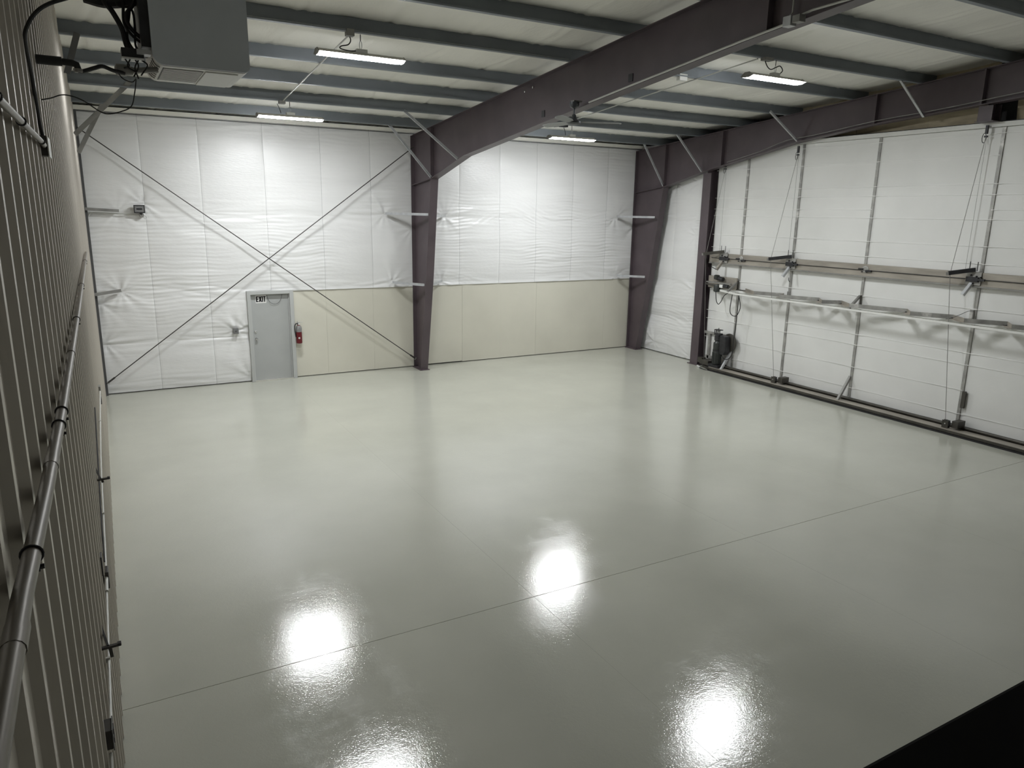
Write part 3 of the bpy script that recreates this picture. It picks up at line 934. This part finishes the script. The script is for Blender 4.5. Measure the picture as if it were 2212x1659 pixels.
hoses = [[(0.38, 5.42, 5.30), (0.408, 5.35, 5.215), (0.440, 5.33, 5.165), (0.482, 5.32, 5.075), (0.496, 5.31, 4.99), (0.512, 5.30, 4.95)],
         [(0.57, 5.40, 5.36), (0.563, 5.36, 5.24), (0.515, 5.34, 5.16), (0.527, 5.33, 5.09), (0.585, 5.32, 5.03)],
         [(0.50, 5.40, 5.36), (0.505, 5.36, 5.24), (0.498, 5.35, 5.12), (0.53, 5.33, 5.05), (0.59, 5.32, 5.00)],
         [(0.46, 5.42, 5.36), (0.47, 5.38, 5.22), (0.545, 5.36, 5.20), (0.555, 5.34, 5.10), (0.548, 5.33, 5.00), (0.555, 5.30, 4.96)],
         [(0.53, 5.40, 5.36), (0.54, 5.38, 5.22), (0.51, 5.35, 5.06), (0.515, 5.33, 5.0), (0.54, 5.30, 4.95)]]
for i, h in enumerate(hoses):
    part('pipe_hose' if i < 2 else 'wire', MB().tube(h, (0.016, 0.012, 0.009, 0.007, 0.007)[i], 8, 5), M['black'], r, smooth=True)
part('lagged_bundle', MB().tube([(0.30, 5.44, 5.245), (0.40, 5.42, 5.225), (0.50, 5.40, 5.235), (0.60, 5.38, 5.26)], 0.028, 8, 4), M['black'], r, smooth=True)
part('loose_tail', MB().tube([(0.415, 5.33, 5.215), (0.422, 5.32, 5.18), (0.438, 5.32, 5.15)], 0.006, 6, 4), M['black'], r, smooth=True)
for a, b2, c in (((0.48, 5.28, 4.90), (0.50, 5.27, 4.86), (0.47, 5.28, 4.845)), ((0.51, 5.28, 4.90), (0.49, 5.27, 4.855), (0.53, 5.28, 4.83)), ((0.535, 5.28, 4.90), (0.55, 5.27, 4.86), (0.52, 5.28, 4.80)),
                 ((0.555, 5.28, 4.90), (0.53, 5.27, 4.85), (0.545, 5.28, 4.79)), ((0.57, 5.28, 4.90), (0.60, 5.27, 4.87), (0.56, 5.28, 4.81))):
    part('wire', MB().tube([a, b2, c], 0.0045, 6, 5), M['black'], r, smooth=True)

r = root('drain_hose', (0.12, 5.22, 4.83), 'stubby black pipe and ribbed hose from the ribbed wall to the heater', 'hose')
part('wall_pipe', MB().tube([(0.0, 5.22, 4.838), (0.15, 5.22, 4.838)], 0.026, 12), M['black'], r, smooth=True)
part('reducer', MB().tube([(0.15, 5.22, 4.838), (0.20, 5.22, 4.835), (0.222, 5.22, 4.828), (0.228, 5.22, 4.795)], 0.020, 10), M['black'], r, smooth=True)
part('fitting', MB().lathe((0.228, 5.22, 4.786), [(0.022, 0), (0.026, 0.006), (0.026, 0.02)], 10), M['galv_dull'], r)
part('flexible_hose', MB().tube([(0.225, 5.22, 4.795), (0.258, 5.22, 4.798), (0.315, 5.23, 4.822), (0.356, 5.24, 4.836), (0.41, 5.26, 4.822), (0.47, 5.30, 4.818)], 0.012, 8, 5), M['black'], r, smooth=True)
cp = [(0.012, 5.30, 4.627), (0.07, 5.30, 4.642), (0.138, 5.30, 4.666), (0.224, 5.30, 4.647), (0.315, 5.30, 4.588), (0.363, 5.30, 4.576), (0.433, 5.30, 4.595), (0.492, 5.30, 4.631), (0.517, 5.30, 4.711), (0.532, 5.30, 4.79)]
single('loop_wire', MB().tube(cp, 0.0035, 6, 6), M['black'], 'thin black wire drooping from the ribbed wall up to the heater', 'wire', smooth=True)
cp = [(0.436, 5.28, 4.815), (0.452, 5.28, 4.79), (0.475, 5.28, 4.775), (0.51, 5.28, 4.769), (0.53, 5.28, 4.79)]
single('loop_wire', MB().tube(cp, 0.003, 6, 5), M['black'], 'short thin wire loop hanging just under the heater wiring', 'wire', smooth=True)

# ================================================================== LEFT WALL THINGS
r = root('wall_pipe', (0.05, 6.5, 3.28), 'long grey pipe running along the ribbed left wall', 'pipe')
px = 0.050
pts = [(px, 12.0, 3.385), (px, 9.0, 3.33), (px, 5.9, 3.287), (px, 3.2, 3.266), (px, 2.2, 3.286), (px, 1.5, 3.318), (px, 0.9, 3.305), (px, Y0 + 0.05, 3.30)]
part('tube', MB().tube(pts, 0.0185, 14), M['pipe'], r, smooth=True)
for y, z in ((2.92, 3.272), (3.14, 3.268), (5.64, 3.285), (7.82, 3.312), (10.57, 3.358), (1.72, 3.308)):
    ringp = [(px + 0.0205 * math.cos(t), y, z + 0.0205 * math.sin(t)) for t in [2 * PI * q / 16 for q in range(17)]]
    c = part('clamp', MB().tube(ringp, 0.003, 6), M['dark_metal'], r)
    part('clamp_tab', MB().box(0.024, px + 0.012, y - 0.007, y + 0.007, z - 0.038, z - 0.020).lathe((px + 0.010, y, z - 0.030), [(0.006, 0), (0.006, 0.010)], 6, (1, 0, 0)), M['dark_metal'], c)
for y, z in ((2.45, 3.281), (4.4, 3.276), (1.36, 3.313)):
    part('coupling', MB().tube([(px, y - 0.04, z), (px, y + 0.04, z)], 0.0205, 12), M['pipe'], r, smooth=True)

r = root('junction_box', (0.05, 4.65, 4.28), 'dark grey junction box high on the ribbed left wall', 'box')
part('body', MB().box(0.0, 0.052, 4.60, 4.72, 4.276, 4.376), M['box_dark'], r, bevel=0.003)
part('cover_plate', MB().box(0.052, 0.057, 4.59, 4.80, 4.272, 4.372), M['unit_light'], r)
r = root('upper_pipe', (0.045, 3.3, 4.29), 'light pipe on the ribbed wall running into the high junction box', 'pipe')
part('tube', MB().tube([(0.05, Y0 + 0.05, 4.28), (0.05, 2.4, 4.29), (0.047, 4.25, 4.318), (0.042, 4.50, 4.322), (0.035, 4.60, 4.325)], 0.0115, 10), M['pipe'], r, smooth=True)
for y in (3.05, 2.30, 4.15):
    ringp = [(0.049 + 0.0135 * math.cos(t), y, 4.30 + 0.018 * (y - 3.05) / 1.2 + 0.0135 * math.sin(t)) for t in [2 * PI * q / 12 for q in range(13)]]
    part('clamp', MB().tube(ringp, 0.0035, 6), M['dark_metal'], r)
cp = [(0.035, 4.64, 4.376), (0.030, 4.62, 4.43), (0.030, 4.52, 4.54), (0.030, 4.40, 4.66), (0.030, 4.26, 4.77), (0.055, 4.20, 4.83), (0.095, 4.20, 4.885), (0.15, 4.22, 4.93), (0.24, 4.26, 4.98), (0.36, 4.5, 5.10)]
single('black_hose', MB().tube(cp, 0.009, 8, 6), M['black'], 'black hose curving up the ribbed wall from the high junction box', 'hose', smooth=True)

r = root('low_conduit', (0.035, 6, 1.4), 'thin white conduit running low along the ribbed left wall', 'conduit')
pts = [(0.040, 10.9, 1.62), (0.038, 7.8, 1.65), (0.038, 6.7, 1.53), (0.038, 5.85, 1.41), (0.038, 4.76, 1.38), (0.038, 4.15, 1.345), (0.038, 3.80, 1.36)]
part('tube', MB().tube(pts, 0.0085, 8, 3), M['white_paint'], r, smooth=True)
part('tube', MB().tube([(0.036, 3.68, 1.36), (0.036, 3.60, 1.34), (0.036, 3.45, 1.31), (0.036, 3.2, 1.26), (0.036, 2.0, 1.20)], 0.0085, 8, 3), M['white_paint'], r, smooth=True)
for y, z in ((4.55, 1.372), (6.6, 1.518), (9.2, 1.642)):
    part('strap_clip', MB().box(0.024, 0.047, y - 0.008, y + 0.008, z - 0.02, z + 0.014), M['white_paint'], r)
r = root('outlet_box', (0.03, 3.74, 1.37), 'dark outlet box low on the ribbed wall, nearest to the viewer', 'outlet')
part('body', MB().box(0.006, 0.050, 3.69, 3.80, 1.372, 1.480), M['box_dark'], r, bevel=0.004)
part('cover_plate', MB().box(0.050, 0.055, 3.685, 3.805, 1.367, 1.486), M['box_grey'], r)
part('socket', MB().box(0.055, 0.058, 3.72, 3.77, 1.385, 1.415), M['black'], r)
part('socket', MB().box(0.055, 0.058, 3.72, 3.77, 1.435, 1.465), M['black'], r)
r = root('outlet_box', (0.03, 5.6, 1.38), 'dark double outlet box low on the ribbed wall, halfway along the conduit', 'outlet')
part('body', MB().box(0.004, 0.034, 5.40, 5.50, 1.52, 1.66), M['box_dark'], r, bevel=0.004)
part('body', MB().box(0.034, 0.056, 5.60, 5.72, 1.32, 1.45), M['box_dark'], r, bevel=0.004)
part('coupling', MB().tube([(0.04, 5.40, 1.40), (0.04, 5.65, 1.41)], 0.012, 8), M['white_paint'], r)
r = root('outlet_box', (0.03, 11.0, 1.5), 'small grey outlet box low on the ribbed wall, close to the far corner', 'outlet')
part('body', MB().box(0.006, 0.048, 11.0, 11.12, 1.55, 1.66), M['galv_dull'], r)
part('lower_body', MB().box(0.006, 0.048, 10.9, 11.0, 1.44, 1.54), M['box_grey'], r)
cp = [(0.034, 8.0, 2.1), (0.034, 7.1, 1.87), (0.034, 6.3, 1.66), (0.036, 5.75, 1.47)]
single('drop_cable', MB().tube(cp, 0.006, 6, 4), M['black'], 'thin dark cable falling along the ribbed wall to the double outlet box', 'cable', smooth=True)
for y, z, lab in ((6.6, 1.826, 'dark wall hook jutting from the ribbed wall, farther of the two'), (4.4, 1.54, 'dark wall hook jutting from the ribbed wall, nearer of the two')):
    r = root('wall_hook', (0.06, y, z), lab, 'hook', 'hooks on the ribbed wall')
    part('arm', MB().beam((0.0, y, z - 0.004), (0.115, y, z), 0.022, 0.014), M['box_dark'], r)
    part('tip', MB().box(0.098, 0.118, y - 0.014, y + 0.014, z - 0.004, z + 0.012), M['dark_metal'], r)
    part('drop_tab', MB().beam((0.058, y, z), (0.064, y, z - (0.07 if y < 5 else 0.03)), 0.018, 0.012, (0, 1, 0)), M['box_dark'], r)
    part('plate_or_shadow', MB().beam((0.012, y + 0.25, z + 0.02), (0.05, y, z), 0.010, 0.02), M['dark_metal'], r)  # thin dark strip modelled in place of the hook's cast shadow

# ================================================================== HANGAR DOOR WALL
r = root('jamb_post', (14.5, 14.9, 0), 'dark red-brown steel post at the left edge of the hangar door', 'post')
part('inner_flange', MB().box(14.345, 14.36, 14.70, 14.99, 0.0, 5.12), M['steel'], r)
part('outer_flange', MB().box(14.66, 14.675, 14.70, 14.99, 0.0, 5.4), M['steel'], r)
part('web', MB().box(14.36, 14.66, 14.84, 14.852, 0.0, 5.25), M['steel'], r)
part('base_plate', MB().box(14.30, 14.70, 14.66, 15.05, 0.0, 0.018), M['steel'], r)
mb = MB().box(14.64, 14.66, 14.99, 15.30, 0, 5.6)
single('trim_5', mb, M['vinyl'], kind='structure')

r = root('header_post', (14.4, 7.88, 5.73), 'short dark red-brown stub post between the right rafter and the door header', 'post')
part('front_plate', MB().box(14.30, 14.315, 7.80, 8.05, 5.755, 6.02), M['steel'], r)
part('web', MB().box(14.315, 14.56, 7.90, 7.912, 5.755, 6.05), M['steel'], r)
part('rear_plate', MB().box(14.56, 14.575, 7.80, 8.05, 5.755, 6.05), M['steel'], r)
part('foot_plate', MB().box(14.28, 14.60, 7.76, 8.08, 5.745, 5.758), M['steel'], r)

door = root('door_2', (14.6, 8.0, 0), 'large white insulated bifold hangar door in two leaves', 'hangar door', kind='structure')
ZH = 5.66          # door top
ZM = 2.14          # hinge line between the two leaves
CUTS = [14.72, 13.66, 12.03, 10.11, 7.70, 5.75, 3.85, 1.95, -1.1]
for i in range(len(CUTS) - 1):
    for z0, z1 in ((0.10, ZM - 0.012), (ZM + 0.012, ZH)):
        y0, y1 = CUTS[i + 1] + 0.030, CUTS[i] - 0.030
        nz = max(3, int((z1 - z0) / 0.16))
        mb = MB().grid(lambda u, v: (14.600 - 0.010 * math.sin(PI * u) - 0.006 * noise.noise(Vector((u * 3 + i * 7, v * 6, 1))), y0 + (y1 - y0) * u, z0 + (z1 - z0) * v), 14, nz * 2)
        o = part('insulation_panel', mb, M['door_panel'], door, fix=False)
        o.data.polygons.foreach_set('use_smooth', [True] * len(o.data.polygons))
part('outer_skin', MB().box(14.64, 14.67, -1.1, 14.75, 0.02, ZH + 0.02), M['backing'], door)
for y in CUTS[1:-1]:
    for z0, z1 in ((0.04, ZM - 0.03), (ZM + 0.03, ZH)):
        part('mullion', MB().box(14.575, 14.635, y - 0.030, y + 0.030, z0, z1), M['mullion'], door)
SZ = [0.34, 0.81, 1.31, 1.54, 2.385, 2.82, 3.23, 3.55, 4.04, 4.21, 4.485, 4.68, 5.18, 5.56]
for k, z in enumerate(SZ):
    for i in range(len(CUTS) - 1):
        if (i * 7 + k * 5) % 11 == 0 and k not in (4, 5, 6):
            continue
        sag = rnd.uniform(-0.004, 0.004)
        ca, cb = CUTS[i], CUTS[i + 1]
        mb = MB()
        line = [(14.570, ca), (14.570, ca - 0.035), (14.587, ca - 0.14), (14.584, (ca + cb) / 2), (14.587, cb + 0.14), (14.570, cb + 0.035), (14.570, cb)]
        for (xa, ya), (xb, yb2) in zip(line[:-1], line[1:]):
            mb.beam((xa, ya, z + sag), (xb, yb2, z + sag), 0.004, 0.011)
        part('banding_strap', mb, M['strap'], door)
# steel channel across the upper leaf
part('stiffening_channel', MB().prism([(14.50, 2.80), (14.575, 2.80), (14.575, 2.815), (14.512, 2.815), (14.512, 3.055), (14.575, 3.055), (14.575, 3.07), (14.50, 3.07)], lambda u, v, d: (u, d, v), 14.70, -1.1), M['beam'], door, label='long weathered steel channel')
part('channel_lip', MB().box(14.485, 14.50, -1.1, 14.70, 2.795, 2.825), M['galv_dull'], door)
part('latch_rod', MB().tube([(14.485, 14.6, 2.945), (14.485, -1.1, 2.945)], 0.008, 6), M['dark_metal'], door)


def truss(z, xi, xo, name_in, name_out, mo, zz):
    part(name_in, MB().box(xi - 0.03, xi + 0.02, -1.1, 14.55, z - 0.03, z + 0.03), mo, door)
    part(name_out, MB().box(xo - 0.015, xo + 0.03, -1.1, 13.45, z - 0.040, z + 0.0), zz, door)
    part('hinge_tube', MB().tube([(xi - 0.02, 14.55, z + 0.045), (xi - 0.02, -1.1, z + 0.045)], 0.016, 8), M['dark_tube'], door)


truss(2.13, 14.55, 14.18, 'hinge_rail', 'truss_outer_chord', M['door_panel'], M['unit_light'])
zig = [13.36, 12.77, 12.14, 11.98, 11.13, 10.80, 10.54, 10.10, 9.0, 8.72, 8.06, 7.66, 7.07, 6.83, 6.0, 5.6, 4.9, 4.5, 3.8, 3.3, 2.5]
side = 0
for a, b2 in zip(zig[:-1], zig[1:]):
    xa, xb = (14.53, 14.20) if side == 0 else (14.20, 14.53)
    part('truss_lacing', MB().angle((xa, a, 2.165), (xb, b2, 2.165), 0.075, 0.008), M['beam'] if side == 0 else M['mullion'], door)
    side = 1 - side
part('outer_chord_diagonal', MB().beam((14.55, 14.5, 2.12), (14.18, 13.42, 2.12), 0.06, 0.05), M['unit_light'], door)
# vertical kick braces at the mullions, on both trusses
for y in (13.66, 10.11, 5.75):
    part('kick_brace', MB().angle((14.56, y, 2.40), (14.20, y - 0.02, 2.15), 0.045, 0.006, (0, 1, 0)), M['galv_dull'], door)
    part('kick_post', MB().box(14.545, 14.575, y - 0.028, y + 0.0, 2.17, 2.40), M['dark_tube'], door)
for y in (13.66, 10.11, 5.75):
    part('kick_brace', MB().angle((14.56, y, 0.60), (14.19, y - 0.02, 0.10), 0.05, 0.006, (0, 1, 0)), M['galv'] if y > 13 else M['galv_dull'], door)
# bottom truss along the floor
part('bottom_rail', MB().box(14.50, 14.60, -1.1, 14.70, 0.055, 0.115), M['dark_tube'], door)
part('bottom_rail_tube', MB().tube([(14.46, 14.60, 0.115), (14.46, -1.1, 0.115)], 0.028, 10), M['dark_tube'], door, smooth=True)
part('bottom_chord', MB().box(14.13, 14.24, -1.1, 14.05, 0.035, 0.088), M['dark_tube'], door)
part('bottom_chord_cap', MB().box(14.125, 14.245, -1.1, 14.05, 0.088, 0.097), M['beam'], door)
part('floor_seal', MB().box(14.24, 14.44, -1.1, 14.30, 0.012, 0.075), M['beam'], door)
part('floor_seal_edge', MB().box(14.10, 14.13, -1.1, 14.05, 0.0, 0.03), M['black'], door)
part('bottom_end_piece', MB().beam((14.185, 14.05, 0.05), (14.34, 14.42, 0.05), 0.10, 0.05), M['dark_tube'], door)
# header over the door
mb = MB().box(14.52, 14.62, -1.1, 14.75, 5.665, 5.745)
part('header_angle', mb, M['unit_light'], door)
part('header_rail', MB().box(14.58, 14.66, -1.1, 14.75, 5.745, 5.765), M['dark_metal'], door)

# small plates on the mullion by the far right
part('latch_box', MB().box(14.52, 14.575, 7.70, 7.76, 2.19, 2.37), M['mullion'], door)
part('latch_plate', MB().box(14.53, 14.575, 7.60, 7.665, 0.47, 0.80), M['dark_tube'], door)
part('loose_wire', MB().tube([(14.50, 7.68, 2.36), (14.42, 7.74, 2.35), (14.33, 7.84, 2.27), (14.25, 7.95, 2.20), (14.22, 8.02, 2.18)], 0.005, 6, 5), M['dark_metal'], door, smooth=True)
part('mullion_sleeve', MB().box(14.555, 14.58, 11.995, 12.07, 2.17, 2.29), M['galv_dull'], door)
part('small_hook', MB().tube([(14.56, 12.07, 2.62), (14.55, 12.06, 2.56), (14.555, 12.03, 2.52)], 0.008, 6, 3), M['black'], door)

# ---- cable arms on the channel
ARMS = [(14.15, 14.62, 'cable arm bracket on the door channel, next to the jamb post'), (11.98, 12.42, 'cable arm bracket on the door channel, second from the jamb post'), (7.76, 8.10, 'cable arm bracket on the door channel, third from the jamb post')]
for yb_, yt, lab in ARMS:
    r = root('cable_arm', (14.45, yb_, 2.9), lab, 'bracket', 'cable arm brackets on the hangar door')
    a = part('arm', MB().beam((14.48, yb_, 3.125), (14.185, yt - 0.02, 3.045), 0.07, 0.075), M['dark_tube'] if yb_ > 14 else M['dark_metal'], r)
    part('arm_tip', MB().beam((14.20, yt - 0.05, 3.04), (14.165, yt + 0.01, 3.03), 0.05, 0.06), M['galv_dull'], a)
    for q in (0.04, -0.10):
        part('guide_pin', MB().tube([(14.47, yb_ - q, 3.10), (14.47, yb_ - q, 3.27)], 0.008, 6), M['dark_metal'], r)
    part('mount_plate', MB().box(14.475, 14.49, yb_ - 0.13, yb_ + 0.15, 2.84, 3.08), M['mullion'], r)
    part('latch_body', MB().box(14.43, 14.475, yb_ - 0.10, yb_ + 0.12, 2.90, 2.99).box(14.42, 14.46, yb_ - 0.22, yb_ - 0.08, 2.925, 2.965), M['dark_metal'], r)
    for q, z in ((0.05, 3.02), (-0.05, 3.0), (0.09, 2.95), (-0.13, 2.99), (0.0, 2.87)):
        part('bolt', MB().lathe((14.475, yb_ + q, z), [(0.016, 0), (0.016, 0.02), (0.008, 0.035)], 6, (-1, 0, 0)), M['dark_metal'], r)
    lv = part('lever', MB().angle((14.45, yb_ + 0.0, 2.88), (14.30, yb_ + 0.05, 2.66), 0.055, 0.008, (0, 1, 0)), M['galv'] if yb_ < 14 else M['beam'], r)
    if yb_ > 14:
        part('lever_pin', MB().tube([(14.30, yb_ + 0.05, 2.66), (14.28, yb_ + 0.22, 2.72)], 0.010, 6), M['dark_metal'], lv)
for y, lab in ((13.56, 'small dark latch clamp on the door channel, left of the first panel seam'), (10.03, 'small dark latch clamp on the door channel, middle of its length')):
    r = root('latch_clamp', (14.48, y, 2.9), lab, 'clamp', 'latch clamps on the door channel')
    part('base', MB().lathe((14.50, y, 2.965), [(0.075, 0), (0.075, 0.012), (0.05, 0.02)], 14, (-1, 0, 0)), M['mullion'], r)
    part('jaw', MB().box(14.455, 14.485, y - 0.16, y - 0.02, 2.915, 2.955), M['dark_metal'], r)
    part('jaw', MB().box(14.455, 14.485, y + 0.04, y + 0.15, 2.955, 2.985), M['dark_metal'], r)
    for q in (-0.05, 0.06):
        part('bolt', MB().lathe((14.48, y + q, 2.91), [(0.014, 0), (0.014, 0.03)], 6, (-1, 0, 0)), M['dark_metal'], r)

# ---- lift cables
CB = [((14.47, 12.09, 5.42), (14.21, 12.36, 3.03), (14.22, 11.93, 0.20), 'thin steel lift cable in front of the hangar door, second from the jamb post'),
      ((14.47, 7.94, 5.50), (14.21, 8.06, 3.03), (14.22, 7.72, 0.20), 'thin steel lift cable in front of the hangar door, right hand one'),
      ((14.42, 14.28, 5.20), (14.21, 14.53, 3.03), (14.32, 14.42, 0.20), 'thin steel lift cable in front of the dark jamb post')]
for a, m_, b2, lab in CB:
    r = root('lift_cable', (m_[0], m_[1], 0.2), lab, 'cable', 'lift cables of the hangar door')
    part('wire_rope', MB().tube([a, m_, b2], 0.0055, 6), M['galv_dull'], r)
    ringp = [(a[0], a[1] + 0.03 + 0.035 * math.cos(t), a[2] - 0.02 + 0.085 * math.sin(t)) for t in [2 * PI * q / 14 for q in range(15)]]
    part('thimble', MB().tube(ringp, 0.006, 6), M['dark_metal'], r)
    part('shackle', MB().box(a[0] - 0.02, a[0] + 0.02, a[1] - 0.02, a[1] + 0.02, a[2] + 0.05, a[2] + 0.20), M['dark_metal'], r)
    part('rope_clip', MB().box(a[0] - 0.015, a[0] + 0.015, a[1] - 0.03, a[1] + 0.03, a[2] - 0.01, a[2] + 0.02), M['dark_metal'], r)
    part('second_strand', MB().tube([(a[0] + 0.03, a[1], a[2]), (a[0] + 0.04, a[1] + 0.02, 3.12)], 0.003, 5), M['galv_dull'], r)
for y, lab in ((11.93, 'dark cable pulley block at the foot of the door, next to the second lift cable'), (7.72, 'dark cable pulley block at the foot of the door, under the right hand lift cable')):
    r = root('pulley_block', (14.30, y, 0.1), lab, 'pulley', 'pulley blocks along the door foot')
    part('sheave', MB().lathe((14.225, y - 0.02, 0.19), [(0.07, -0.02), (0.07, -0.012), (0.055, 0), (0.07, 0.012), (0.07, 0.02)], 16, (1, 0, 0)), M['dark_metal'], r)
    part('cheek', MB().box(14.19, 14.20, y - 0.07, y + 0.05, 0.10, 0.25), M['dark_tube'], r)
    part('cheek', MB().box(14.25, 14.26, y - 0.07, y + 0.05, 0.10, 0.25), M['dark_tube'], r)
    part('mount_bar', MB().box(14.26, 14.50, y - 0.22, y - 0.10, 0.12, 0.25), M['dark_tube'], r)
    part('axle', MB().tube([(14.17, y - 0.02, 0.19), (14.28, y - 0.02, 0.19)], 0.014, 8), M['chrome'], r)

# ---- drive motor at the foot of the jamb
r = root('door_motor', (14.3, 13.95, 0.1), 'grey-green upright gear motor at the lower left of the hangar door', 'motor')
my, mx = 13.94, 14.30
part('motor_body', MB().lathe((mx, my, 0.18), [(0.105, 0), (0.115, 0.02), (0.115, 0.34), (0.10, 0.37)], 18), M['motor'], r, smooth=True)
for k in range(12):
    a = 2 * PI * k / 12
    part('cooling_fin', MB().beam((mx + 0.118 * math.cos(a), my + 0.118 * math.sin(a), 0.22), (mx + 0.118 * math.cos(a), my + 0.118 * math.sin(a), 0.50), 0.012, 0.016, (math.cos(a), math.sin(a), 0)), M['motor'], r)
part('band', MB().lathe((mx, my, 0.535), [(0.118, 0), (0.118, 0.03)], 18), M['dark_metal'], r)
part('brake_housing', MB().lathe((mx, my, 0.56), [(0.10, 0), (0.108, 0.02), (0.108, 0.19), (0.08, 0.22), (0.07, 0.25)], 16), M['motor'], r, smooth=True)
part('gear_neck', MB().lathe((mx, my, 0.80), [(0.075, 0), (0.095, 0.03), (0.095, 0.14), (0.06, 0.17)], 12), M['dark_metal'], r)
cg = part('limit_box', MB().box(mx - 0.06, mx + 0.06, my - 0.10, my + 0.10, 0.96, 1.01).box(mx - 0.06, mx + 0.06, my - 0.10, my + 0.10, 1.09, 1.11), M['dark_metal'], r)
for q in (-0.095, -0.03, 0.035, 0.085):
    part('cage_post', MB().box(mx - 0.055, mx - 0.04, my + q, my + q + 0.015, 1.0, 1.10), M['dark_metal'], cg)
part('label_plate', MB().box(mx - 0.03, mx - 0.02, my - 0.07, my + 0.06, 1.02, 1.08), M['white'], cg)
part('top_pin', MB().tube([(mx, my, 1.11), (mx, my, 1.15)], 0.01, 6), M['dark_metal'], cg)
part('belt_guard', MB().prism([(13.86, 0.98), (13.66, 0.95), (13.63, 0.80), (13.63, 0.56), (13.68, 0.46), (13.82, 0.46), (13.86, 0.60)], lambda u, v, d: (d, u, v), 14.26, 14.44), M['dark_metal'], r, bevel=0.02)
part('wheel', MB().lathe((14.46, 13.70, 0.78), [(0.22, 0), (0.24, 0.01), (0.24, 0.03), (0.05, 0.035)], 20, (1, 0, 0)), M['dark_tube'], r, smooth=True)
part('mount_plate', MB().box(14.40, 14.43, 14.02, 14.13, 0.12, 0.74), M['beam'], r)
part('base', MB().box(14.18, 14.50, 13.76, 14.12, 0.10, 0.17), M['dark_metal'], r)
part('shaft_block', MB().box(14.22, 14.46, 14.16, 14.48, 0.10, 0.22).box(14.26, 14.40, 14.44, 14.60, 0.12, 0.26), M['dark_tube'], r)
r = root('motor_frame', (14.5, 14.1, 0.9), 'dull steel tube frame behind the upright motor', 'frame')
part('top_tube', MB().box(14.52, 14.57, 13.66, 14.70, 0.90, 0.96), M['mullion'], r)
part('side_tube', MB().box(14.52, 14.57, 14.47, 14.53, 0.12, 0.90), M['mullion'], r)
part('cross_tube', MB().box(14.52, 14.57, 14.15, 14.60, 0.22, 0.30), M['mullion'], r)

# ---- upper drive unit near the jamb
r = root('hoist_drive', (14.45, 14.1, 2.2), 'dark latch drive unit on a pale plate high beside the jamb post', 'motor')
part('plate_or_shadow', MB().box(14.50, 14.54, 13.66, 14.66, 2.16, 2.47), M['beam'], r)
part('upper_cylinder', MB().tube([(14.42, 14.34, 2.44), (14.42, 14.05, 2.41)], 0.055, 12), M['dark_metal'], r, smooth=True)
part('upper_motor', MB().lathe((14.40, 14.26, 2.40), [(0.04, 0), (0.075, 0.01), (0.075, 0.10), (0.05, 0.115)], 12), M['motor'], r, smooth=True)
part('slide_rail', MB().box(14.36, 14.40, 13.72, 14.60, 2.295, 2.330), M['galv_dull'], r)
part('lower_motor', MB().lathe((14.38, 14.20, 2.07), [(0.06, 0), (0.09, 0.02), (0.09, 0.16), (0.07, 0.20)], 12), M['motor'], r, smooth=True)
part('label_plate', MB().box(14.33, 14.36, 13.97, 14.08, 2.20, 2.28), M['white'], r)
part('bearing', MB().tube([(14.37, 13.96, 2.25), (14.37, 13.80, 2.24)], 0.045, 10), M['dark_metal'], r, smooth=True)
part('drive_shaft', MB().tube([(14.37, 14.60, 2.25), (14.37, 13.72, 2.24)], 0.022, 8), M['dark_tube'], r)
cords = [([(14.31, 14.17, 2.08), (14.30, 14.12, 1.87), (14.30, 14.04, 1.77), (14.30, 13.95, 1.84), (14.30, 13.84, 2.02), (14.28, 13.64, 2.12)], 'short black cord loop under the latch drive unit'),
         ([(14.28, 13.55, 2.08), (14.30, 13.61, 1.69), (14.30, 13.54, 1.55), (14.30, 13.38, 1.54), (14.30, 13.29, 1.68), (14.30, 13.27, 1.82), (14.28, 13.33, 2.08)], 'black cord loop hanging from the door shelf left end'),
         ([(14.28, 13.32, 2.08), (14.30, 13.36, 1.45), (14.30, 13.39, 0.91), (14.30, 13.41, 0.54), (14.30, 13.54, 0.38), (14.30, 13.71, 0.38), (14.30, 13.81, 0.56), (14.28, 13.83, 0.78)], 'long black cord dropping from the door shelf to the motor')]
for cp, lab in cords:
    single('power_cord', MB().tube(cp, 0.010, 8, 6), M['black'], lab, 'cord', 'black cords of the door drives', smooth=True)
r = root('floor_plug', (14.2, 14.3, 0.02), 'white cord plug lying on the floor by the jamb post', 'plug')
part('plug', MB().beam((14.22, 14.55, 0.03), (14.12, 14.36, 0.022), 0.045, 0.036), M['white'], r, bevel=0.006)
part('cord', MB().tube([(14.12, 14.36, 0.022), (14.08, 14.25, 0.015), (14.085, 14.05, 0.012)], 0.010, 6, 3), M['black'], r)

# ================================================================== MEZZANINE GUARD
r = root('mezzanine_guard', (4.0, 0.38, 0.0), 'black guard rail in the near right corner', 'guard rail')
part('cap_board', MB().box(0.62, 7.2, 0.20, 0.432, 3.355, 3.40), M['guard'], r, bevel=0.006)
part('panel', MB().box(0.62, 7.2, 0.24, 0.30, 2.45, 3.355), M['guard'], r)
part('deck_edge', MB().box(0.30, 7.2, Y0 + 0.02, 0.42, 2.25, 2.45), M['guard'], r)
